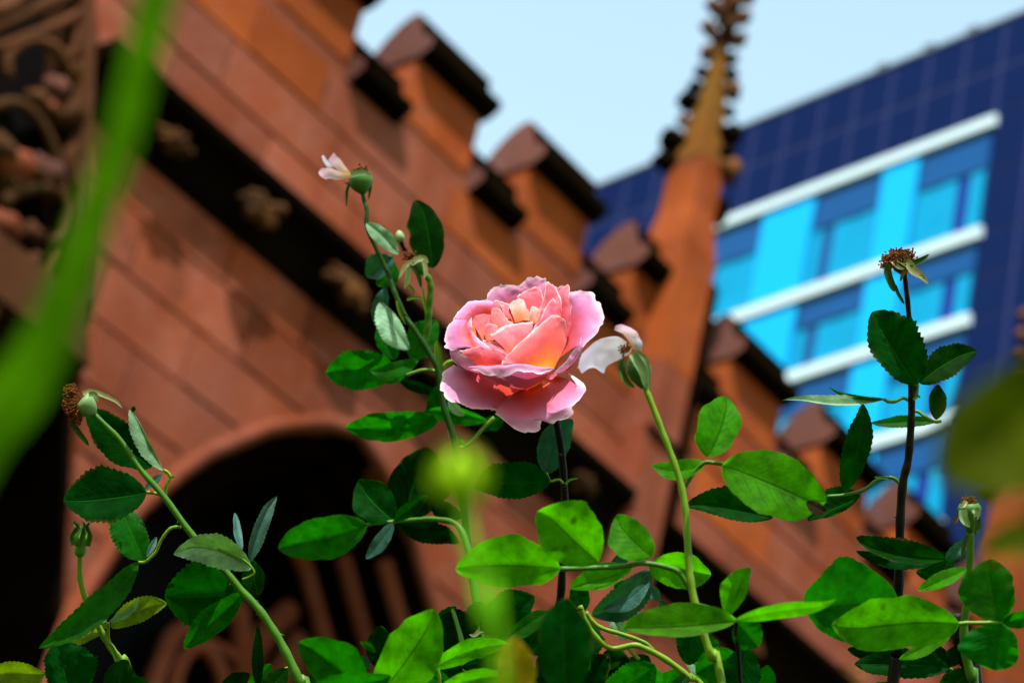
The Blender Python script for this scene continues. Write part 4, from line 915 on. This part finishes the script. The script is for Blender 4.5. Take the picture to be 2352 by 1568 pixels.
leaf(G, (1852,1152), (1898,1178), 13, 15, 'dry', dG-0.065, -0.01, name='dry_tip')
leaf(G, (1620,1064), (1497,1072), 22, 24, 'bright', dG, 0.01, 0.1, 0.5, serr=0.02)
leaf(G, (1498,1279), (1410,1188), 50, 42, 'bright', dG-0.02, 0.01, 0.04, 0.3, serr=0.02)
petiole(G, [(1286,1306),(1330,1305),(1376,1303),(1430,1300),(1480,1293),(1528,1301),(1560,1315),(1586,1357)], 6, 'stem_green', dG-0.02)
leaf(G, (1288,1305), (1046,1302), 50, 66, 'bright', dG-0.04, -0.01, -0.02, -0.2, 0.2, serr=0.02)
leaf(G, (1374,1291), (1244,1164), 66, 78, 'bright', dG-0.05, 0.0, 0.02, -0.25, 0.25, serr=0.02)
leaf(G, (1452,1302), (1308,1345), 20, 36, 'bright', dG, 0, 0.05, 0.3, serr=0.02)
leaf(G, (1490,1300), (1632,1326), 38, 46, 'bright', dG+0.03, 0, 0.05, 0.3, serr=0.02)
leaf(G, (1690,1426), (1430,1442), 22, 52, 'bright', dG-0.06, 0.0, 0.02, 0.4, serr=0.02)
leaf(G, (1672,1412), (1720,1302), 40, 18, 'bright', dG-0.05, 0.0, 0.0, 0.4, serr=0.02)
leaf(G, (1688,1424), (1924,1394), 18, 16, 'bright', dG-0.09, -0.02, 0.03, 0.6, serr=0.02)
leaf(G, (1612,1400), (1572,1524), 38, 34, 'dark', 1.46, 0, 0, 0.3)
leaf(G, (1690,1428), (1742,1484), 34, 34, 'mid', dG, 0, 0, 0.3)
leaf(G, (1694,1504), (1596,1542), 42, 34, 'mid', 1.45, 0, 0, -0.3)
leaf(G, (1714,1486), (1690,1606), 42, 40, 'dark', 1.43, 0, 0, 0.3)
leaf(G, (1622,1560), (1576,1500), 15, 16, 'pale', 1.47, 0, 0, 0.3)
petiole(G, [(1690,1425),(1690,1460),(1696,1500),(1700,1560),(1705,1600)], 5, 'stem_dark', dG)
petiole(G, [(1690,1425),(1670,1410),(1640,1398),(1600,1388)], 5, 'stem_green', dG-0.03)

# --- curling yellow shoot
I_ = cane('curling yellow-green shoot snaking low behind the rose stem', 1456, 1483)
tubepx(I_, 'stem', [(1332,1390),(1348,1433),(1380,1473),(1412,1489),(1456,1481),(1492,1493),(1540,1521),(1586,1558),(1640,1610)], (6,8), 'stem_yellow', 1.5, 1.5, ground=(0.2,1.45))
tubepx(I_, 'twig', [(1345,1405),(1362,1428),(1385,1443),(1432,1457),(1478,1474),(1500,1492)], (6,5), 'stem_yellow', 1.51)
tubepx(I_, 'twig', [(1440,1484),(1452,1498),(1468,1514)], (4,5), 'stem_yellow', 1.5)
leaf(I_, (1360,1414), (1492,1306), 34, 40, 'teal', 1.49, 0, -0.12, 0.5, 0.4)
leaf(I_, (1384,1400), (1490,1330), 12, 22, 'teal', 1.485, 0, -0.1, -0.5, 0.3)
leaf(I_, (1490,1345), (1512,1380), 14, 10, 'teal', 1.5)
leaf(I_, (1398,1312), (1448,1264), 14, 14, 'teal', 1.5, 0, 0, 0.3)
leaf(I_, (1340,1398), (1192,1432), 4, 5, 'black', 1.49)
leaf(I_, (1290,1296), (1392,1300), 12, 4, 'teal', 1.52)
leaf(I_, (1440,1470), (1400,1410), 16, 16, 'pale', 1.53)
leaf(I_, (1390,1610), (1508,1530), 44, 44, 'mid', 1.47, 0, 0, 0.4)
leaf(I_, (1430,1600), (1540,1580), 20, 22, 'mid', 1.44, 0, 0, 0.4)
leaf(I_, (1345,1400), (1320,1340), 22, 20, 'dark', 1.53)
leaf(I_, (1395,1490), (1420,1560), 40, 30, 'black', 1.55)

# --- low leaves along the bottom
J = cane('low leafy shoot filling the bottom edge below the rose', 1060, 1510, 1.45)
tubepx(J, 'stem', [(1040,1400),(1060,1470),(1070,1540),(1080,1620)], (5,9), 'stem_green', 1.5, 1.45, ground=(-0.08,1.3))
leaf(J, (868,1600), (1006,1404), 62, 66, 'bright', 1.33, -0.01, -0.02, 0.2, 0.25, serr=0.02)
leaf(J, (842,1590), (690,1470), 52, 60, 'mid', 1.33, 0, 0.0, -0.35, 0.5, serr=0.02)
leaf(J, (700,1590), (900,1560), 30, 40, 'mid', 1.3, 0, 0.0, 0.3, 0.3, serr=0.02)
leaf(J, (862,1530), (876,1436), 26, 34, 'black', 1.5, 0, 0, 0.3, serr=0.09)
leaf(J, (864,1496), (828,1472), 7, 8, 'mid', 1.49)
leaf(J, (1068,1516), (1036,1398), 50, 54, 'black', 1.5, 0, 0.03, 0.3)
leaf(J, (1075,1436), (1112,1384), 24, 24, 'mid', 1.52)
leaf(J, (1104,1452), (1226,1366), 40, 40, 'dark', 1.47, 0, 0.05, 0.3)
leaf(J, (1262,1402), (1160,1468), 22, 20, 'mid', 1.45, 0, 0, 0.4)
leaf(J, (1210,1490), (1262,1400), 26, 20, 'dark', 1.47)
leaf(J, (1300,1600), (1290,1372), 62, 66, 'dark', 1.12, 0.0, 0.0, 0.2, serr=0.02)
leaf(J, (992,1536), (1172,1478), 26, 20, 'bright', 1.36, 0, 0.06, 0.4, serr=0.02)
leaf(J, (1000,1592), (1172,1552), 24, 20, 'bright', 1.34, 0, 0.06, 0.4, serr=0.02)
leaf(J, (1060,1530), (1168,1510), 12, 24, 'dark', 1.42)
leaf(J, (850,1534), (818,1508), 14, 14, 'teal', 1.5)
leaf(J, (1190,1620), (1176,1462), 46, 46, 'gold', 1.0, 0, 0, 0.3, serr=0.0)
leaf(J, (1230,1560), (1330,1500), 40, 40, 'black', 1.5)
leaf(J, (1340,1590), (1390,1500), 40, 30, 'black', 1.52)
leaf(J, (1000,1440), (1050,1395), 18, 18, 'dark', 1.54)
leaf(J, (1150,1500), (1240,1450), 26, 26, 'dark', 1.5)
rk = random.Random(5)
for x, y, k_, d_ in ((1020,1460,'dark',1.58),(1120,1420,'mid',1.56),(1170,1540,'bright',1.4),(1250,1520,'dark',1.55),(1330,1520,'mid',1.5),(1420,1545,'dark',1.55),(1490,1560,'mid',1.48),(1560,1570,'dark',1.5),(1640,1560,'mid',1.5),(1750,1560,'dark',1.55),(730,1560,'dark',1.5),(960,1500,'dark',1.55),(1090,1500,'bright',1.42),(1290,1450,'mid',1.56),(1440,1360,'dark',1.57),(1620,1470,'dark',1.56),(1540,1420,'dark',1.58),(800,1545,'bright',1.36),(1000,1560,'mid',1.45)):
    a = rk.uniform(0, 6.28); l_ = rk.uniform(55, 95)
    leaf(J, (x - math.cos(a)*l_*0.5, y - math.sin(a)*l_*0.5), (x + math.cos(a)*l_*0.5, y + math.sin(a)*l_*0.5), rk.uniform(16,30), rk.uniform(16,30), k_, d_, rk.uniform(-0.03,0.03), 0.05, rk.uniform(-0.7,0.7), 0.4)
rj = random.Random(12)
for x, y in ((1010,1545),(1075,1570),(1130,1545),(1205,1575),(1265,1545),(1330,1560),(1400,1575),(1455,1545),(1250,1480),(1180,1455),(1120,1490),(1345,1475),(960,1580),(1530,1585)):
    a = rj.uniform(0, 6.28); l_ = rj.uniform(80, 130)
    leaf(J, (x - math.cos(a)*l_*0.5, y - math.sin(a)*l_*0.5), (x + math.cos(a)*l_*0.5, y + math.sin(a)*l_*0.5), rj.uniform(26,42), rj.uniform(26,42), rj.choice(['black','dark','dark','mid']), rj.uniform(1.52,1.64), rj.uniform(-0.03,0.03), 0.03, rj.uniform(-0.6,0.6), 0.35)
strip(J, 'sepal', [(1140,1436),(1122,1446),(1104,1446),(1090,1458),(1078,1456)], 9, 'sepal_cream', 1.47, 0.5)
petiole(J, [(985,1500),(1000,1520),(1010,1560),(1005,1600)], 4, 'stem_yellow', 1.42)

# --- right cane with the dry head
H = cane('dark upright cane at right topped by a dry brown flower head', 2092, 921)
tubepx(H, 'stem', [(2078,625),(2080,650),(2086,705),(2091,780),(2092,859),(2094,921),(2092,985),(2086,1057),(2074,1109),(2068,1196),(2066,1288),(2063,1376),(2059,1491),(2050,1580)], (5,14), 'stem_dark', 1.5, 1.5, ground=(0.5,1.5), thorns=((2066,1190,-14,-6),(2094,960,7,-2),(2066,1300,14,6),(2068,1255,-8,-4)))
lathe(H, 'hip', (2078,630), (-0.35,-1), [(-2,6),(6,12),(16,20),(26,22),(34,16)], 'sepal_brown', 1.5)
stamens(H, (2066,610), (-0.3,-0.95), 46, 46, 1.497, 360, 21)
for p, q, mt in (([(2040,606),(2040,630),(2052,660),(2060,668)],13,'sepal_green'),([(2056,655),(2062,672),(2072,690),(2077,698)],6,'sepal_green'),([(2062,592),(2085,604),(2100,622),(2118,634),(2133,652)],15,'sepal_cream'),([(2090,606),(2104,602),(2118,596),(2134,584)],10,'sepal_green'),([(2106,634),(2120,636),(2127,632)],5,'sepal_brown'),([(2078,620),(2072,634),(2068,646)],6,'sepal_brown'),([(2050,600),(2062,612),(2078,618)],7,'sepal_cream')):
    strip(H, 'sepal', p, q, mt, 1.49, 0.6)
leaf(H, (2107,884), (2003,716), 42, 72, 'dark', 1.492, 0.0, 0.03, 0.15, 0.25)
leaf(H, (2112,880), (2242,802), 36, 30, 'dark', 1.5, 0.01, 0.05, -0.3, 0.3)
leaf(H, (2032,917), (1797,902), 4, 17, 'pale', 1.49, -0.01, 0.07, 0.5, 0.3, shp=0.2)
leaf(H, (2032,918), (1900,895), 4, 5, 'mid', 1.488, 0, 0.04)
petiole(H, [(2030,916),(2040,922),(2056,922),(2074,914),(2092,922)], 4)
petiole(H, [(2094,921),(2104,905),(2106,880)], 5, 'stem_green')
strip(H, 'stipule', [(2098,918),(2108,910),(2114,914)], 5, 'bud', 1.49)
leaf(H, (1940,1130), (1992,929), 32, 26, 'dark', 1.5, 0.0, -0.02, 0.5, 0.3)
leaf(H, (2150,968), (2000,976), 12, 14, 'mid', 1.515, 0, -0.02, 0.5)
leaf(H, (2150,964), (2152,882), 16, 22, 'dark', 1.51)
petiole(H, [(2094,948),(2106,944),(2124,956),(2146,968),(2162,967)], 4)
petiole(H, [(2070,1113),(2056,1100),(2042,1096),(2014,1103),(1985,1124),(1942,1136),(1900,1140)], 4.5, 'stem_green')
strip(H, 'stipule', [(2040,1098),(2022,1096),(2008,1095)], 5, 'bud', 1.49)
leaf(H, (1976,1136), (1852,1186), 14, 44, 'dark', 1.505, 0, 0.05, 0.4)
leaf(H, (1776,1188), (1577,1150), 22, 46, 'dark', 1.515, 0, 0, 0.3)
leaf(H, (2172,1284), (1964,1243), 14, 36, 'dark', 1.485, 0, 0.06, 0.4, 0.5)
leaf(H, (2165,1280), (1966,1262), 26, 8, 'black', 1.492, 0, 0.05, 0.4)
leaf(H, (2172,1286), (2216,1240), 12, 20, 'teal', 1.49)
leaf(H, (2194,1276), (2108,1322), 30, 26, 'dark', 1.51)
leaf(H, (2182,1534), (1962,1528), 30, 34, 'dark', 1.51, 0, -0.03, 0.3)
leaf(H, (2080,1500), (1946,1500), 14, 26, 'black', 1.52)
leaf(H, (2050,1570), (1985,1595), 16, 16, 'mid', 1.5)
leaf(H, (2140,1480), (2182,1544), 20, 20, 'black', 1.52)
petiole(H, [(2182,1534),(2196,1548),(2206,1570)], 4, 'stem_green', 1.51)

# --- far right stem with the pale hip
K_ = cane('stem at far right with a pale withered hip above broad green leaves', 2228, 1300, 1.42)
dK = 1.44
tubepx(K_, 'stem', [(2228,1205),(2229,1240),(2227,1297),(2222,1376),(2214,1440),(2218,1500),(2232,1560),(2240,1620)], (8,12), 'stem_green', dK, 1.44, ground=(0.62,1.35))
tubepx(K_, 'old_stem', [(2196,1410),(2206,1470),(2222,1520),(2240,1600)], (13,24), 'stem_dark', 1.5, 1.5, ground=(0.66,1.42))
lathe(K_, 'hip', (2229,1222), (-0.05,-1), [(0,8),(14,14),(28,20),(42,26),(56,28),(66,22)], 'hip', dK)
for p, q, mt in (([(2212,1170),(2214,1190),(2228,1210)],15,'hip_pale'),([(2238,1168),(2244,1178),(2240,1196)],13,'hip_pale'),([(2246,1186),(2246,1210),(2238,1226)],10,'sepal_green'),([(2202,1180),(2194,1196),(2192,1204)],7,'sepal_brown'),([(2218,1150),(2214,1158),(2206,1166)],8,'sepal_cream'),([(2222,1226),(2214,1256),(2208,1290)],8,'sepal_green')):
    strip(K_, 'sepal', p, q, mt, dK-0.02, 0.5)
stamens(K_, (2226,1158), (-0.05,-1), 20, 22, dK, 70, 31)
leaf(K_, (2204,1432), (1912,1458), 62, 64, 'bright', dK-0.10, -0.02, -0.04, -0.2, 0.25, serr=0.02)
leaf(K_, (2066,1382), (1846,1400), 78, 104, 'mid', dK-0.06, -0.02, 0.0, -0.3, 0.3, serr=0.04)
leaf(K_, (2300,1428), (2272,1284), 78, 52, 'mid', dK-0.10, 0, 0.05, 0.2, 0.3, serr=0.02)
leaf(K_, (2300,1430), (2282,1538), 52, 84, 'mid', dK-0.12, 0, 0, 0.2, 0.3, serr=0.02)
leaf(K_, (2222,1306), (2108,1356), 16, 20, 'bright', dK-0.06, 0, 0, 0.4, serr=0.02)
leaf(K_, (2186,1452), (2066,1514), 18, 14, 'bright', dK-0.03, 0, 0, 0.4, serr=0.08)
leaf(K_, (2302,1428), (2390,1412), 18, 22, 'mid', dK-0.10, 0, 0, 0.4, serr=0.02)
leaf(K_, (2232,1540), (2156,1600), 26, 30, 'dark', 1.5)
leaf(K_, (2210,1480), (2180,1530), 18, 20, 'black', 1.5)
petiole(K_, [(2202,1432),(2222,1430),(2260,1430),(2300,1428),(2352,1430),(2420,1440)], 5, 'stem_yellow', dK-0.09)

# --- plants close to the camera, out of focus
E_ = thing('rose_bud_stem', 'blurred bright green bud on a pale stem below left of the rose', 'rose bud', at(1060, 1200, 0.55), 'plants close in front, out of focus')
lathe(E_, 'bud', (1058,1150), (-0.08,-1), [(-10,12),(0,28),(20,48),(46,56),(72,50),(96,34),(112,14)], 'bud_near', 0.47)
lathe(E_, 'receptacle', (1066,1180), (-0.06,-1), [(-6,16),(8,30),(26,34),(40,26)], 'stem_near', 0.47)
for p in ([(1012,1130),(1000,1080),(1030,1040),(1050,1020)],[(1100,1130),(1112,1080),(1090,1040),(1070,1020)],[(1064,1150),(1066,1090),(1058,1030)]): strip(E_, 'sepal', p, 22, 'bud_near', 0.46, 0.3)
tubepx(E_, 'stem', [(1064,1160),(1070,1200),(1082,1260),(1098,1350),(1118,1440),(1150,1600)], (10,13), 'stem_near', 0.47, 0.45, ground=(-0.02,0.42))
L1 = thing('leafy_twig', 'large blurred yellow-green leaf at the right edge', 'leaf', at(2420, 1000, 0.5), 'plants close in front, out of focus')
leaf(L1, (2490,850), (2150,1085), 170, 125, 'near', 0.45, 0, 0, 0.2, 0.2, serr=0.0)
leaf(L1, (2470,1185), (2232,1252), 50, 46, 'near', 0.46, 0, 0.05, 0.2, 0.2, serr=0.0)
tubepx(L1, 'stem', [(2430,840),(2445,900),(2452,1000),(2460,1190),(2470,1400),(2480,1700)], (14,22), 'stem_green', 0.51, 0.48, ground=(0.13,0.42))
M_ = thing('iris_blade', 'long broad blurred green blade crossing the left side', 'blade', at(0, 1100, 0.5), 'plants close in front, out of focus')
def blade(parent, ctr, hw, d, mk):
    S_ = spline([(x, y, h) for (x, y), h in zip(ctr, hw)], 60); mb = MB(); rows = []
    for i, (x, y, h) in enumerate(S_):
        a = S_[max(i-1, 0)]; c = S_[min(i+1, 59)]; l = math.hypot(c[0]-a[0], c[1]-a[1]); px, py = (c[1]-a[1])/l, -(c[0]-a[0])/l
        rows.append([mb.vert(at(x + px*h*q, y + py*h*q, d + (0.25*abs(q) - 0.1*(q*q)) * h * d / FPX), (0.5 + q*0.5, i/59)) for q in (-1,-0.66,-0.33,0,0.33,0.66,1)])
    for A_, B2 in zip(rows, rows[1:]):
        for j in range(6): mb.face((A_[j], A_[j+1], B2[j+1], B2[j]))
    # continue down to the ground
    b0 = len(mb.v); n = 7; last = rows[-1]; low = []
    for k in range(1, 9):
        t = k / 8; r_ = []
        for j in range(n):
            p = Vector(mb.v[last[j]]); g_ = Vector((-0.02 + (j-3)*0.002, 0.42, 0.0))
            r_.append(mb.vert(p.lerp(g_, t) + Vector((0, 0.05*math.sin(t*3.14), 0)), (j/6, 1)))
        low.append(r_)
    for A_, B2 in zip([last] + low, low):
        for j in range(6): mb.face((A_[j], A_[j+1], B2[j+1], B2[j]))
    return mb.build('blade', LM[mk], parent, True, origin=at(*ctr[0], d))
blade(M_, [(395,-140),(357,0),(292,269),(196,545),(110,775),(40,893),(-70,1015),(-200,1250)], [44,44,41,44,58,72,86,95], 0.43, 'blade')
